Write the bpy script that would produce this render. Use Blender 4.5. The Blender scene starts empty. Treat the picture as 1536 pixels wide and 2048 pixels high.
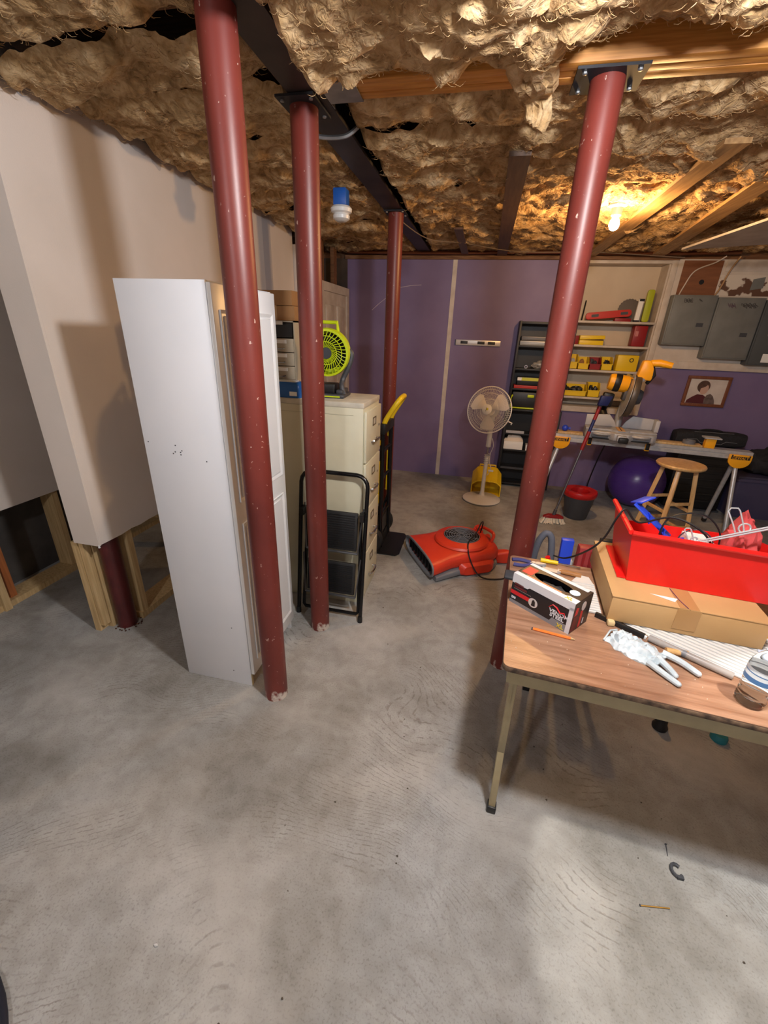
import bpy, bmesh, math, random
from mathutils import Vector, Matrix, Euler, noise
random.seed(7)
S = bpy.context.scene
COL = S.collection
PI = math.pi
# ------------------------------------------------------------------ camera
EYE = Vector((0, 0, 1.69))
YAW, PITCH, ROLL, FOC = math.radians(-11.93), math.radians(23.309), math.radians(-2.131), 839.84
_f = Vector((math.sin(YAW)*math.cos(PITCH), math.cos(YAW)*math.cos(PITCH), -math.sin(PITCH)))
_r0 = Vector((math.cos(YAW), -math.sin(YAW), 0)); _d0 = _f.cross(_r0)
_R = math.cos(ROLL)*_r0 + math.sin(ROLL)*_d0
_D = math.cos(ROLL)*_d0 - math.sin(ROLL)*_r0
cam = bpy.data.cameras.new('camera'); camo = bpy.data.objects.new('camera', cam); COL.objects.link(camo)
m3 = Matrix((_R, -_D, -_f)).transposed()
camo.matrix_world = Matrix.Translation(EYE) @ m3.to_4x4()
cam.sensor_fit = 'VERTICAL'; cam.sensor_height = 24; cam.lens = FOC/2048*24; cam.clip_start = .02
S.camera = camo
# ------------------------------------------------------------------ world, lights, exposure
W = bpy.data.worlds.new('world'); S.world = W; W.use_nodes = True
W.node_tree.nodes['Background'].inputs[0].default_value = (.5, .52, .56, 1)
W.node_tree.nodes['Background'].inputs[1].default_value = .25
S.view_settings.view_transform = 'Standard'; S.view_settings.look = 'None'
S.view_settings.exposure = 0.0; S.view_settings.gamma = 1; S.view_settings.use_curve_mapping = False
LAMP_POWER = dict(ceiling=122, work=130, rear_fill=58, bulb=1150)      # bulb: emission strength

# pixel (1536x2048 frame) -> direction / point on a known plane
def ray(x, y): return (x-768)/FOC*_R + (y-1024)/FOC*_D + _f
def G(x, y, z=0.): d = ray(x, y); return EYE + d*((z-EYE.z)/d.z)
def onY(x, y, Y): d = ray(x, y); return EYE + d*(Y/d.y)
def onX(x, y, X): d = ray(x, y); return EYE + d*(X/d.x)

# ------------------------------------------------------------------ materials
def lin(c):
    if isinstance(c, str): c = tuple(int(c[i:i+2], 16) for i in (0, 2, 4))
    return tuple(((v/255)/12.92 if v/255 <= .04045 else ((v/255+.055)/1.055)**2.4) for v in c[:3]) + (1,)
_M = {}
def mat(name, col, rough=.5, metal=0., col2=None, vs=6., bump=0., bs=60., detail=4., stretch=None, lo=.35, hi=.65, trans=0., ior=1.45, coat=0., spec=None):
    if name in _M: return _M[name]
    m = bpy.data.materials.new(name); m.use_nodes = True; nt = m.node_tree; N = nt.nodes; L = nt.links
    b = N['Principled BSDF']; _M[name] = m
    b.inputs['Base Color'].default_value = lin(col); b.inputs['Roughness'].default_value = rough
    b.inputs['Metallic'].default_value = metal
    if trans: b.inputs['Transmission Weight'].default_value = trans; b.inputs['IOR'].default_value = ior
    if coat: b.inputs['Coat Weight'].default_value = coat; b.inputs['Coat Roughness'].default_value = .15
    if spec is not None: b.inputs['Specular IOR Level'].default_value = spec
    if col2 or bump:
        tc = N.new('ShaderNodeTexCoord'); mp = N.new('ShaderNodeMapping'); L.new(tc.outputs['Object'], mp.inputs[0])
        if stretch: mp.inputs['Scale'].default_value = stretch
    if col2:
        n = N.new('ShaderNodeTexNoise'); n.inputs['Scale'].default_value = vs; n.inputs['Detail'].default_value = detail
        L.new(mp.outputs[0], n.inputs['Vector'])
        r = N.new('ShaderNodeValToRGB'); r.color_ramp.elements[0].position = lo; r.color_ramp.elements[1].position = hi
        r.color_ramp.elements[0].color = lin(col); r.color_ramp.elements[1].color = lin(col2)
        L.new(n.outputs['Fac'], r.inputs[0]); L.new(r.outputs[0], b.inputs['Base Color'])
    if bump:
        n = N.new('ShaderNodeTexNoise'); n.inputs['Scale'].default_value = bs; n.inputs['Detail'].default_value = 3
        L.new(mp.outputs[0], n.inputs['Vector'])
        bp = N.new('ShaderNodeBump'); bp.inputs['Strength'].default_value = bump; bp.inputs['Distance'].default_value = .01
        L.new(n.outputs['Fac'], bp.inputs['Height']); L.new(bp.outputs[0], b.inputs['Normal'])
    return m
def emis(name, col, strength):
    m = bpy.data.materials.new(name); m.use_nodes = True; b = m.node_tree.nodes['Principled BSDF']
    b.inputs['Base Color'].default_value = lin(col); b.inputs['Emission Color'].default_value = lin(col)
    b.inputs['Emission Strength'].default_value = strength; return m

def concrete():
    m = bpy.data.materials.new('concrete_floor'); m.use_nodes = True; nt = m.node_tree; N = nt.nodes; L = nt.links
    b = N['Principled BSDF']; b.inputs['Roughness'].default_value = .62; b.inputs['Specular IOR Level'].default_value = .35
    tc = N.new('ShaderNodeTexCoord')
    def nz(scale, det, dist=0., off=0.):
        mp = N.new('ShaderNodeMapping'); mp.inputs['Location'].default_value = (off, off*.7, 0); L.new(tc.outputs['Object'], mp.inputs[0])
        n = N.new('ShaderNodeTexNoise'); n.inputs['Scale'].default_value = scale; n.inputs['Detail'].default_value = det
        n.inputs['Distortion'].default_value = dist; L.new(mp.outputs[0], n.inputs['Vector']); return n.outputs['Fac']
    def ramp(src, a, bb, ca, cb):
        r = N.new('ShaderNodeValToRGB'); r.color_ramp.elements[0].position = a; r.color_ramp.elements[1].position = bb
        r.color_ramp.elements[0].color = lin(ca); r.color_ramp.elements[1].color = lin(cb); L.new(src, r.inputs[0]); return r.outputs[0]
    def mix(fac, a, bb, mode='MIX'):
        x = N.new('ShaderNodeMix'); x.data_type = 'RGBA'; x.blend_type = mode
        if isinstance(fac, float): x.inputs[0].default_value = fac
        else: L.new(fac, x.inputs[0])
        L.new(a, x.inputs[6]); L.new(bb, x.inputs[7]); return x.outputs[2]
    base = ramp(nz(1.5, 7, .5), .36, .66, (148, 147, 144), (186, 187, 186))
    warm = ramp(nz(.9, 5, .3, 4.), .4, .6, (210, 206, 200), (222, 225, 230))
    c = mix(.5, base, warm, 'MULTIPLY'); 
    mott = ramp(nz(14, 10, .4, 9.), .36, .60, (206, 202, 196), (255, 255, 255)); c = mix(.45, c, mott, 'MULTIPLY')
    fine = ramp(nz(150, 4, .3, 5.), .30, .48, (186, 180, 174), (255, 255, 255)); c = mix(.5, c, fine, 'MULTIPLY')
    pale = ramp(nz(2.1, 7, .5, 2.2), .50, .72, (0, 0, 0), (255, 255, 255))
    pc = N.new('ShaderNodeRGB'); pc.outputs[0].default_value = lin((196, 194, 190)); 
    px = N.new('ShaderNodeMath'); px.operation = 'MULTIPLY'; px.inputs[1].default_value = .5; L.new(pale, px.inputs[0])
    c = mix(px.outputs[0], c, pc.outputs[0])
    # dark stains
    st = ramp(nz(3.2, 9, .8, 13.), .58, .80, (0, 0, 0), (150, 150, 150))
    sc = N.new('ShaderNodeRGB'); sc.outputs[0].default_value = lin((98, 90, 80)); c = mix(st, c, sc.outputs[0])
    # curved trowel scratches : warped wave bands, only in patches
    mp = N.new('ShaderNodeMapping'); L.new(tc.outputs['Object'], mp.inputs[0])
    vn = N.new('ShaderNodeTexNoise'); vn.inputs['Scale'].default_value = 1.3; vn.inputs['Detail'].default_value = 1; L.new(mp.outputs[0], vn.inputs['Vector'])
    va = N.new('ShaderNodeVectorMath'); va.operation = 'MULTIPLY_ADD'; va.inputs[1].default_value = (.9, .9, 0)
    L.new(vn.outputs['Color'], va.inputs[0]); L.new(mp.outputs[0], va.inputs[2])
    w = N.new('ShaderNodeTexWave'); w.wave_type = 'RINGS'; w.rings_direction = 'Z'; w.inputs['Scale'].default_value = 14; w.inputs['Distortion'].default_value = 2.2
    w.inputs['Detail'].default_value = 4; w.inputs['Detail Scale'].default_value = 3; L.new(va.outputs[0], w.inputs['Vector'])
    wl = ramp(w.outputs['Fac'], .0, .16, (255, 255, 255), (0, 0, 0))
    pm = ramp(nz(2.1, 3, .3, 7.), .47, .58, (0, 0, 0), (255, 255, 255))
    fr = ramp(nz(45, 2, 0, 3.), .42, .55, (0, 0, 0), (255, 255, 255))
    k = N.new('ShaderNodeMath'); k.operation = 'MULTIPLY'; L.new(wl, k.inputs[0]); L.new(pm, k.inputs[1])
    k2 = N.new('ShaderNodeMath'); k2.operation = 'MULTIPLY'; L.new(k.outputs[0], k2.inputs[0]); L.new(fr, k2.inputs[1])
    k3 = N.new('ShaderNodeMath'); k3.operation = 'MULTIPLY'; L.new(k2.outputs[0], k3.inputs[0]); k3.inputs[1].default_value = .5
    c = mix(k3.outputs[0], c, sc.outputs[0])
    L.new(c, b.inputs['Base Color'])
    h = N.new('ShaderNodeMath'); h.operation = 'SUBTRACT'; L.new(nz(28, 6, 0, 1.), h.inputs[0]); L.new(k2.outputs[0], h.inputs[1])
    bp = N.new('ShaderNodeBump'); bp.inputs['Strength'].default_value = .25; bp.inputs['Distance'].default_value = .006
    L.new(h.outputs[0], bp.inputs['Height']); L.new(bp.outputs[0], b.inputs['Normal'])
    return m
def fluff():
    m = bpy.data.materials.new('fibreglass_wool'); m.use_nodes = True; nt = m.node_tree; N = nt.nodes; L = nt.links
    b = N['Principled BSDF']; b.inputs['Roughness'].default_value = 1; b.inputs['Specular IOR Level'].default_value = .05; b.inputs['Sheen Weight'].default_value = .06; b.inputs['Sheen Roughness'].default_value = .7
    tc = N.new('ShaderNodeTexCoord')
    n = N.new('ShaderNodeTexNoise'); n.inputs['Scale'].default_value = 8; n.inputs['Detail'].default_value = 12; n.inputs['Distortion'].default_value = 2.0
    n.inputs['Roughness'].default_value = .62; L.new(tc.outputs['Object'], n.inputs['Vector'])
    r = N.new('ShaderNodeValToRGB'); e = r.color_ramp.elements; e[0].position = .30; e[0].color = lin((122, 92, 56)); e[1].position = .68; e[1].color = lin((216, 186, 144))
    k = e.new(.48); k.color = lin((182, 147, 102)); L.new(n.outputs['Fac'], r.inputs[0]); L.new(r.outputs[0], b.inputs['Base Color'])
    n2 = N.new('ShaderNodeTexNoise'); n2.inputs['Scale'].default_value = 26; n2.inputs['Detail'].default_value = 9; n2.inputs['Distortion'].default_value = 1.2; L.new(tc.outputs['Object'], n2.inputs['Vector'])
    bp = N.new('ShaderNodeBump'); bp.inputs['Strength'].default_value = .8; bp.inputs['Distance'].default_value = .02
    L.new(n2.outputs['Fac'], bp.inputs['Height']); L.new(bp.outputs[0], b.inputs['Normal']); return m
def pole_paint():
    m = bpy.data.materials.new('red_oxide_paint'); m.use_nodes = True; nt = m.node_tree; N = nt.nodes; L = nt.links
    b = N['Principled BSDF']; b.inputs['Roughness'].default_value = .42
    tc = N.new('ShaderNodeTexCoord')
    def nz(sc, det, st, dist=0):
        mp = N.new('ShaderNodeMapping'); mp.inputs['Scale'].default_value = st; L.new(tc.outputs['Object'], mp.inputs[0])
        n = N.new('ShaderNodeTexNoise'); n.inputs['Scale'].default_value = sc; n.inputs['Detail'].default_value = det; n.inputs['Distortion'].default_value = dist
        L.new(mp.outputs[0], n.inputs['Vector']); return n.outputs['Fac']
    r = N.new('ShaderNodeValToRGB'); r.color_ramp.elements[0].position = .3; r.color_ramp.elements[1].position = .7
    r.color_ramp.elements[0].color = lin((86, 33, 29)); r.color_ramp.elements[1].color = lin((124, 51, 42)); L.new(nz(3, 6, (1, 1, .5)), r.inputs[0])
    def layer(prev, fac_src, a, bb, col):
        rr = N.new('ShaderNodeValToRGB'); rr.color_ramp.elements[0].position = a; rr.color_ramp.elements[1].position = bb
        rr.color_ramp.elements[0].color = (0, 0, 0, 1); rr.color_ramp.elements[1].color = (1, 1, 1, 1); L.new(fac_src, rr.inputs[0])
        x = N.new('ShaderNodeMix'); x.data_type = 'RGBA'; L.new(rr.outputs[0], x.inputs[0]); L.new(prev, x.inputs[6]); x.inputs[7].default_value = lin(col); return x.outputs[2]
    c = layer(r.outputs[0], nz(62, 4, (1, 1, .6), .6), .69, .73, (196, 168, 156))     # paint chips and specks
    c = layer(c, nz(13, 3, (1, 1, .12), .3), .71, .80, (160, 108, 96))                 # long scuffs
    # pale lime and rust at the foot
    sp = N.new('ShaderNodeSeparateXYZ'); L.new(tc.outputs['Object'], sp.inputs[0])
    ma = N.new('ShaderNodeMath'); ma.operation = 'MULTIPLY_ADD'; ma.inputs[1].default_value = -3.2; ma.inputs[2].default_value = .42; L.new(sp.outputs['Z'], ma.inputs[0])
    mb = N.new('ShaderNodeMath'); mb.operation = 'MAXIMUM'; mb.inputs[1].default_value = 0; L.new(ma.outputs[0], mb.inputs[0])
    mc = N.new('ShaderNodeMath'); mc.operation = 'ADD'; L.new(mb.outputs[0], mc.inputs[0]); L.new(nz(22, 5, (1, 1, .7)), mc.inputs[1])
    c = layer(c, mc.outputs[0], .84, .95, (206, 196, 186))
    L.new(c, b.inputs['Base Color']); return m
def wood(name, a, bcol, scale=(1, 14, 14), rough=.55, vs=5., coat=0.):
    return mat(name, a, rough, col2=bcol, vs=vs, detail=6, stretch=scale, lo=.3, hi=.7, bump=.08, bs=20, coat=coat)

FLUFF = fluff(); CONC = concrete(); POLE = pole_paint()
WHITE_WALL = mat('off_white_wall_paint', (214, 203, 195), .7, col2=(206, 194, 186), vs=2, bump=.06, bs=160)
PURPLE = mat('purple_wall_paint', (122, 106, 146), .55, col2=(114, 98, 138), vs=3, bump=.05, bs=140)
WHITE_TRIM = mat('white_trim_paint', (206, 196, 186), .5, col2=(188, 176, 164), vs=9)
STUD = wood('pine_stud', (176, 146, 100), (208, 180, 134), (14, 14, 1))
STUD_RED = wood('stained_stud', (150, 88, 48), (184, 112, 64), (14, 14, 1))
JOIST = wood('old_joist', (92, 58, 34), (134, 92, 56), (1, 14, 14))
STRAP = wood('pale_strapping', (150, 112, 70), (190, 150, 100), (14, 1, 14))
DARKSTRAP = wood('dark_strapping', (72, 50, 36), (96, 70, 50), (14, 1, 14))
LVL = wood('laminated_beam', (176, 112, 44), (214, 150, 72), (1, 12, 30), .5, 6)
DARKSTEEL = mat('dark_painted_steel', (38, 32, 32), .5, .3, col2=(58, 48, 46), vs=5)
BLACKSTEEL = mat('black_steel', (22, 24, 32), .6, 0.)
GALV = mat('galvanised_steel', (150, 152, 154), .4, .8, col2=(172, 174, 176), vs=18)
WHITE = mat('white_melamine', (222, 222, 226), .38, col2=(216, 217, 222), vs=3)
WHITE_GLOSS = mat('white_gloss_door', (236, 236, 236), .3)
BEIGE = mat('beige_enamel', (206, 202, 178), .42, col2=(198, 193, 168), vs=5)
BEIGE_TOP = mat('dusty_beige_enamel', (178, 172, 158), .6, col2=(198, 192, 176), vs=12)
CHROME = mat('chrome', (210, 210, 212), .18, 1.)
STEELWIRE = mat('bright_wire', (214, 217, 221), .25, .45)
ALU = mat('brushed_aluminium', (198, 200, 204), .4, .45, col2=(184, 186, 190), vs=30)
ALU_DULL = mat('cast_aluminium', (182, 183, 188), .5, .25, col2=(162, 164, 168), vs=22)
BLACK = mat('black_plastic', (22, 22, 24), .45)
BLACK_RIB = mat('black_tread_rubber', (26, 26, 28), .6)
BLACK_TUBE = mat('black_gloss_tube', (16, 16, 18), .25, .2)
BLACK_FAB = mat('black_nylon', (24, 25, 30), .8, col2=(34, 35, 42), vs=40, bump=.2, bs=120)
DGREY = mat('dark_grey_plastic', (62, 64, 70), .5)
MGREY = mat('mid_grey_plastic', (112, 114, 120), .5)
LGREY = mat('light_grey_plastic', (176, 178, 184), .5)
PANELGREY = mat('grey_panel_paint', (116, 118, 116), .45, col2=(106, 108, 106), vs=8)
PANELDARK = mat('dark_grey_panel_paint', (74, 78, 80), .45)
WHITEP = mat('white_plastic', (216, 215, 213), .35)
RED = mat('red_bin_plastic', (226, 30, 26), .36)
REDORANGE = mat('orange_red_plastic', (218, 62, 36), .4, col2=(206, 54, 32), vs=5)
REDD = mat('dark_red_plastic', (140, 22, 26), .45)
REDCASE = mat('faded_red_plastic', (190, 52, 44), .5)
YEL = mat('yellow_plastic', (232, 196, 24), .42)
YEL_OR = mat('amber_tool_yellow', (244, 172, 22), .4)
LIME = mat('lime_green_plastic', (196, 214, 22), .42)
BLUE = mat('blue_plastic', (38, 70, 200), .38)
BLUE_D = mat('dark_blue_plastic', (24, 36, 96), .5)
TEAL = mat('teal_plastic', (36, 120, 130), .5)
CARD = mat('corrugated_cardboard', (196, 158, 108), .8, col2=(186, 148, 98), vs=4)
CARD_D = mat('brown_cardboard', (150, 108, 66), .8, col2=(138, 98, 58), vs=5)
TAPE = mat('packing_tape', (176, 136, 88), .25)
PAPER = mat('white_paper', (236, 236, 234), .8)
TABLETOP = wood('walnut_laminate', (128, 92, 70), (164, 128, 104), (1.2, 14, 14), .32, 4)
TABLE_EDGE = mat('worn_table_edge', (58, 44, 36), .7, col2=(120, 96, 76), vs=40)
TABLE_METAL = mat('tan_table_enamel', (170, 156, 122), .4, col2=(156, 142, 110), vs=12)
BIRCH = wood('varnished_birch', (196, 150, 92), (222, 180, 124), (8, 8, 1.2), .35, 5, .3)
BALLM = mat('purple_vinyl', (84, 54, 140), .3)
# ------------------------------------------------------------------ mesh helpers
def V(*a): return Vector(a)
def rotz(a): return Matrix.Rotation(a, 4, 'Z')
def xf(loc=(0, 0, 0), rz=0., rx=0., ry=0.): return Matrix.Translation(Vector(loc)) @ Matrix.Rotation(rz, 4, 'Z') @ Matrix.Rotation(ry, 4, 'Y') @ Matrix.Rotation(rx, 4, 'X')
def frame(origin, zdir, xhint=(1, 0, 0)):
    z = Vector(zdir).normalized(); x = Vector(xhint); x = (x - z*x.dot(z)); 
    if x.length < 1e-5: x = z.orthogonal()
    x.normalize(); y = z.cross(x); m = Matrix((x, y, z)).transposed().to_4x4(); m.translation = Vector(origin); return m
class MB:
    def __init__(s): s.bm = bmesh.new()
    def add(s, vs, fs, M=None):
        M = M or Matrix(); b = [s.bm.verts.new(M @ Vector(v)) for v in vs]
        for f in fs:
            try: s.bm.faces.new([b[i] for i in f])
            except ValueError: pass
        return s
    def box(s, lo, hi, M=None):
        (a, b, c), (d, e, f) = lo, hi
        return s.add([(a, b, c), (d, b, c), (d, e, c), (a, e, c), (a, b, f), (d, b, f), (d, e, f), (a, e, f)],
                     [(3, 2, 1, 0), (4, 5, 6, 7), (0, 1, 5, 4), (1, 2, 6, 5), (2, 3, 7, 6), (3, 0, 4, 7)], M)
    def cbox(s, c, d, M=None):
        return s.box([c[i]-d[i]/2 for i in range(3)], [c[i]+d[i]/2 for i in range(3)], M)
    def prism(s, poly, h, M=None, z0=0.):
        n = len(poly)
        return s.add([(x, y, z0) for x, y in poly] + [(x, y, z0+h) for x, y in poly],
                     [tuple(range(n))[::-1], tuple(range(n, 2*n))] + [(i, (i+1) % n, (i+1) % n+n, i+n) for i in range(n)], M)
    def lathe(s, prof, n=24, M=None, caps=True):
        vs = []; fs = []
        for r, z in prof:
            for i in range(n): a = 2*PI*i/n; vs.append((r*math.cos(a), r*math.sin(a), z))
        for j in range(len(prof)-1):
            for i in range(n): k = (i+1) % n; fs.append((j*n+i, j*n+k, (j+1)*n+k, (j+1)*n+i))
        if caps:
            if prof[0][0] > 1e-4: fs.append(tuple(range(n))[::-1])
            if prof[-1][0] > 1e-4: fs.append(tuple((len(prof)-1)*n+i for i in range(n)))
        return s.add(vs, fs, M)
    def cyl(s, p0, p1, r0, r1=None, n=16):
        p0, p1 = Vector(p0), Vector(p1); r1 = r0 if r1 is None else r1
        return s.lathe([(r0, 0), (r1, (p1-p0).length)], n, frame(p0, p1-p0))
    def tube(s, pts, r, n=8, closed=False):
        P = [Vector(p) for p in pts]; m = len(P); rings = []; ref = None
        for i in range(m):
            if closed: t = P[(i+1) % m]-P[i-1]
            else: t = P[min(i+1, m-1)]-P[max(i-1, 0)]
            t.normalize()
            if ref is None: ref = t.orthogonal().normalized()
            else:
                ref = ref - t*ref.dot(t)
                ref = ref.normalized() if ref.length > 1e-6 else t.orthogonal().normalized()
            bn = t.cross(ref); rr = r[i] if isinstance(r, (list, tuple)) else r
            rings.append([s.bm.verts.new(P[i] + rr*(math.cos(2*PI*k/n)*ref + math.sin(2*PI*k/n)*bn)) for k in range(n)])
        for i in range(m if closed else m-1):
            a, b = rings[i], rings[(i+1) % m]
            for k in range(n): s.bm.faces.new((a[k], a[(k+1) % n], b[(k+1) % n], b[k]))
        if not closed: s.bm.faces.new(rings[0][::-1]); s.bm.faces.new(rings[-1])
        return s
    def ball(s, c, r, sc=(1, 1, 1), n=20, M=None):
        prof = [(max(1e-5, r*math.cos(-PI/2+PI*j/(n//2))), r*math.sin(-PI/2+PI*j/(n//2))) for j in range(n//2+1)]
        T = (M or Matrix()) @ Matrix.Translation(Vector(c)) @ Matrix.Diagonal((*sc, 1)); return s.lathe(prof, n, T, False)
    def loft(s, rings, M=None, cap=True):
        n = len(rings[0]); vs = [v for r in rings for v in r]; fs = []
        for j in range(len(rings)-1):
            for i in range(n): k = (i+1) % n; fs.append((j*n+i, j*n+k, (j+1)*n+k, (j+1)*n+i))
        if cap: fs += [tuple(range(n))[::-1], tuple((len(rings)-1)*n+i for i in range(n))]
        return s.add(vs, fs, M)
    def build(s, name, m, parent=None, smooth=False, bevel=0., seg=2, M=None, kind=None, weld=True):
        bm = s.bm
        if weld: bmesh.ops.remove_doubles(bm, verts=bm.verts, dist=1e-5)
        if bevel:
            bmesh.ops.recalc_face_normals(bm, faces=bm.faces)
            es = [e for e in bm.edges if len(e.link_faces) == 2 and e.calc_face_angle(0) > .5]
            bmesh.ops.bevel(bm, geom=es, offset=bevel, segments=seg, profile=.5, affect='EDGES', clamp_overlap=True)
        bmesh.ops.recalc_face_normals(bm, faces=bm.faces)
        me = bpy.data.meshes.new(name); bm.to_mesh(me); bm.free()
        if m: me.materials.append(m)
        if smooth or bevel:
            for p in me.polygons: p.use_smooth = True
            me.set_sharp_from_angle(angle=math.radians(38))
        o = bpy.data.objects.new(name, me); COL.objects.link(o)
        if M is not None: o.matrix_world = M
        if parent is not None: o.parent = parent
        if kind: o['kind'] = kind
        return o
def BX(name, lo, hi, m, parent=None, bevel=0., **k): return MB().box(lo, hi).build(name, m, parent, bevel=bevel, **k)
def tag(o, label, cat, group=None):
    o['label'] = label; o['category'] = cat
    if group: o['group'] = group
    return o
def thing(name, label, cat, loc=(0, 0, 0), rz=0., group=None):
    o = bpy.data.objects.new(name, None); COL.objects.link(o); o.empty_display_size = .1
    o.location = loc; o.rotation_euler = (0, 0, rz); return tag(o, label, cat, group)
def rrect(w, h, r, n=5, cx=0., cy=0.):
    pts = []
    for (sx, sy, a0) in ((1, 1, 0), (-1, 1, 90), (-1, -1, 180), (1, -1, 270)):
        for i in range(n+1):
            a = math.radians(a0 + 90*i/n); pts.append((cx+sx*(w/2-r)+r*math.cos(a), cy+sy*(h/2-r)+r*math.sin(a)))
    return pts
def arc(c, r, a0, a1, n, f): return [f(c, r, math.radians(a0+(a1-a0)*i/n)) for i in range(n+1)]
def smoothpath(pts, k=6):
    P = [Vector(p) for p in pts]; out = []
    for i in range(len(P)-1):
        a, b, c, d = P[max(i-1, 0)], P[i], P[i+1], P[min(i+2, len(P)-1)]
        for j in range(k):
            t = j/k; out.append(.5*((2*b)+(c-a)*t+(2*a-5*b+4*c-d)*t*t+(3*b-a-3*c+d)*t**3))
    return out + [P[-1]]
def text(name, s, size, M, m, parent=None, ext=.0006, align='LEFT', sx=1., bold=0., shear=0.):
    cu = bpy.data.curves.new(name, 'FONT'); cu.body = s; cu.size = size; cu.extrude = ext; cu.align_x = align; cu.offset = bold; cu.shear = shear; cu.resolution_u = 3
    t = bpy.data.objects.new(name, cu); COL.objects.link(t)
    me = bpy.data.meshes.new_from_object(t.evaluated_get(bpy.context.evaluated_depsgraph_get()))
    bpy.data.objects.remove(t); bpy.data.curves.remove(cu)
    me.transform(M @ Matrix.Diagonal((sx, 1, 1, 1))); me.materials.clear(); me.materials.append(m)
    o = bpy.data.objects.new(name, me); COL.objects.link(o)
    if parent is not None: o.parent = parent
    return o
def face_xz(loc, rz=0.): return Matrix.Translation(Vector(loc)) @ rotz(rz) @ Matrix.Rotation(PI/2, 4, 'X')   # text plane facing -Y
def struct(o): o['kind'] = 'structure'; return o

# ------------------------------------------------------------------ the room
X0, X1, YF, YB = -2.75, 4.3, -2.8, 5.26
struct(BX('floor', (-3.2, YF-.1, -.12), (X1+.1, YB+.5, 0), CONC))
ZT = 2.47
ceil_o = struct(BX('ceiling', (-3.2, YF-.1, 2.74), (X1+.1, YB+.5, 2.78), mat('subfloor_boards', (58, 40, 28), .8, col2=(84, 60, 40), vs=6, stretch=(1, 10, 1))))
# partition wall on the left: drywall cut off above the floor, framing below
wallm = mat('left_wall_paint', (216, 205, 197), .7, col2=(208, 197, 188), vs=2, bump=.06, bs=160)
def mud(m):     # bare blue-grey joint compound: one vertical joint and a band under the ceiling
    nt = m.node_tree; N = nt.nodes; L = nt.links; b = N['Principled BSDF']; src = b.inputs['Base Color'].links[0].from_socket
    tc = N.new('ShaderNodeTexCoord'); sp = N.new('ShaderNodeSeparateXYZ'); L.new(tc.outputs['Object'], sp.inputs[0])
    nz = N.new('ShaderNodeTexNoise'); nz.inputs['Scale'].default_value = 5; L.new(tc.outputs['Object'], nz.inputs['Vector'])
    def mt(op, a, bb):
        x = N.new('ShaderNodeMath'); x.operation = op
        for i, q in enumerate((a, bb)):
            if isinstance(q, (int, float)): x.inputs[i].default_value = q
            else: L.new(q, x.inputs[i])
        return x.outputs[0]
    top = mt('GREATER_THAN', mt('ADD', sp.outputs['Z'], mt('MULTIPLY', nz.outputs['Fac'], .3)), 2.675)
    j = mt('LESS_THAN', mt('ABSOLUTE', mt('SUBTRACT', sp.outputs['Y'], 3.74), 0), .07); jz = mt('GREATER_THAN', sp.outputs['Z'], 1.6)
    f = mt('MAXIMUM', mt('MULTIPLY', top, .6), mt('MULTIPLY', mt('MULTIPLY', j, jz), .55))
    x = N.new('ShaderNodeMix'); x.data_type = 'RGBA'; L.new(f, x.inputs[0]); L.new(src, x.inputs[6]); x.inputs[7].default_value = lin((158, 156, 162)); L.new(x.outputs[2], b.inputs['Base Color'])
mud(wallm)
mb = MB(); CUT = .60
poly = [(1.6, 2.62), (1.6, CUT)]; y = 1.6
while y < 4.22: y += .07; poly.append((min(y, 4.25), CUT+random.uniform(-.006, .006)))
poly.append((4.25, 2.62))
mb.prism(poly, .013, Matrix(((0, 0, 1, -1.873), (1, 0, 0, 0), (0, 1, 0, 0), (0, 0, 0, 1))))
wl = struct(mb.build('wall_left', wallm))
BX('drywall_end', (-2.02, 1.587, CUT-.004), (-1.8605, 1.6, 2.62), wallm, wl)
BX('drywall_hall_side', (-2.033, 1.6, CUT-.004), (-2.02, 4.25, 2.62), wallm, wl)
MB().cyl((-1.862, 1.588, CUT-.012), (-1.862, 1.588, CUT+.004), .006, .003, 6).build('corner_bead', WHITEP, wl)
for yy in (1.78, 2.30, 2.72, 3.12, 3.52, 3.92, 4.2):
    BX('stud', (-2.018, yy, .04), (-1.876, yy+.04, 2.6), STUD, wl)
BX('stud', (-2.018, 1.605, .04), (-1.99, 1.645, 2.6), STUD, wl); BX('stud', (-2.06, 1.60, .0), (-2.022, 1.66, .59), STUD, wl)
BX('stud', (-2.02, 1.652, .0), (-1.985, 1.69, .59), STUD, wl)
BX('bottom_plate', (-2.018, 1.765, 0), (-1.872, 4.25, .04), STUD, wl)
# hallway wall further left, same cut line
wh = struct(BX('wall_hallway', (-2.763, YF, .61), (-2.75, 4.25, 2.62), wallm))
for yy in (1.68, 2.12, 2.56, 3.0, 1.24, .84, .44): BX('stud', (-2.88, yy, .04), (-2.77, yy+.04, .64), STUD_RED if yy == 1.68 else STUD, wh)
BX('bottom_plate', (-2.88, YF, 0), (-2.74, 4.25, .04), STUD, wh)
BX('stud', (-2.80, 1.60, 0), (-2.72, 1.64, .62), STUD, wh)
struct(BX('wall_outer_left', (-3.1, YF, 0), (-2.98, YB+.4, 2.74), mat('raw_concrete', (92, 88, 84), .9, col2=(70, 66, 64), vs=4)))
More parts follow.
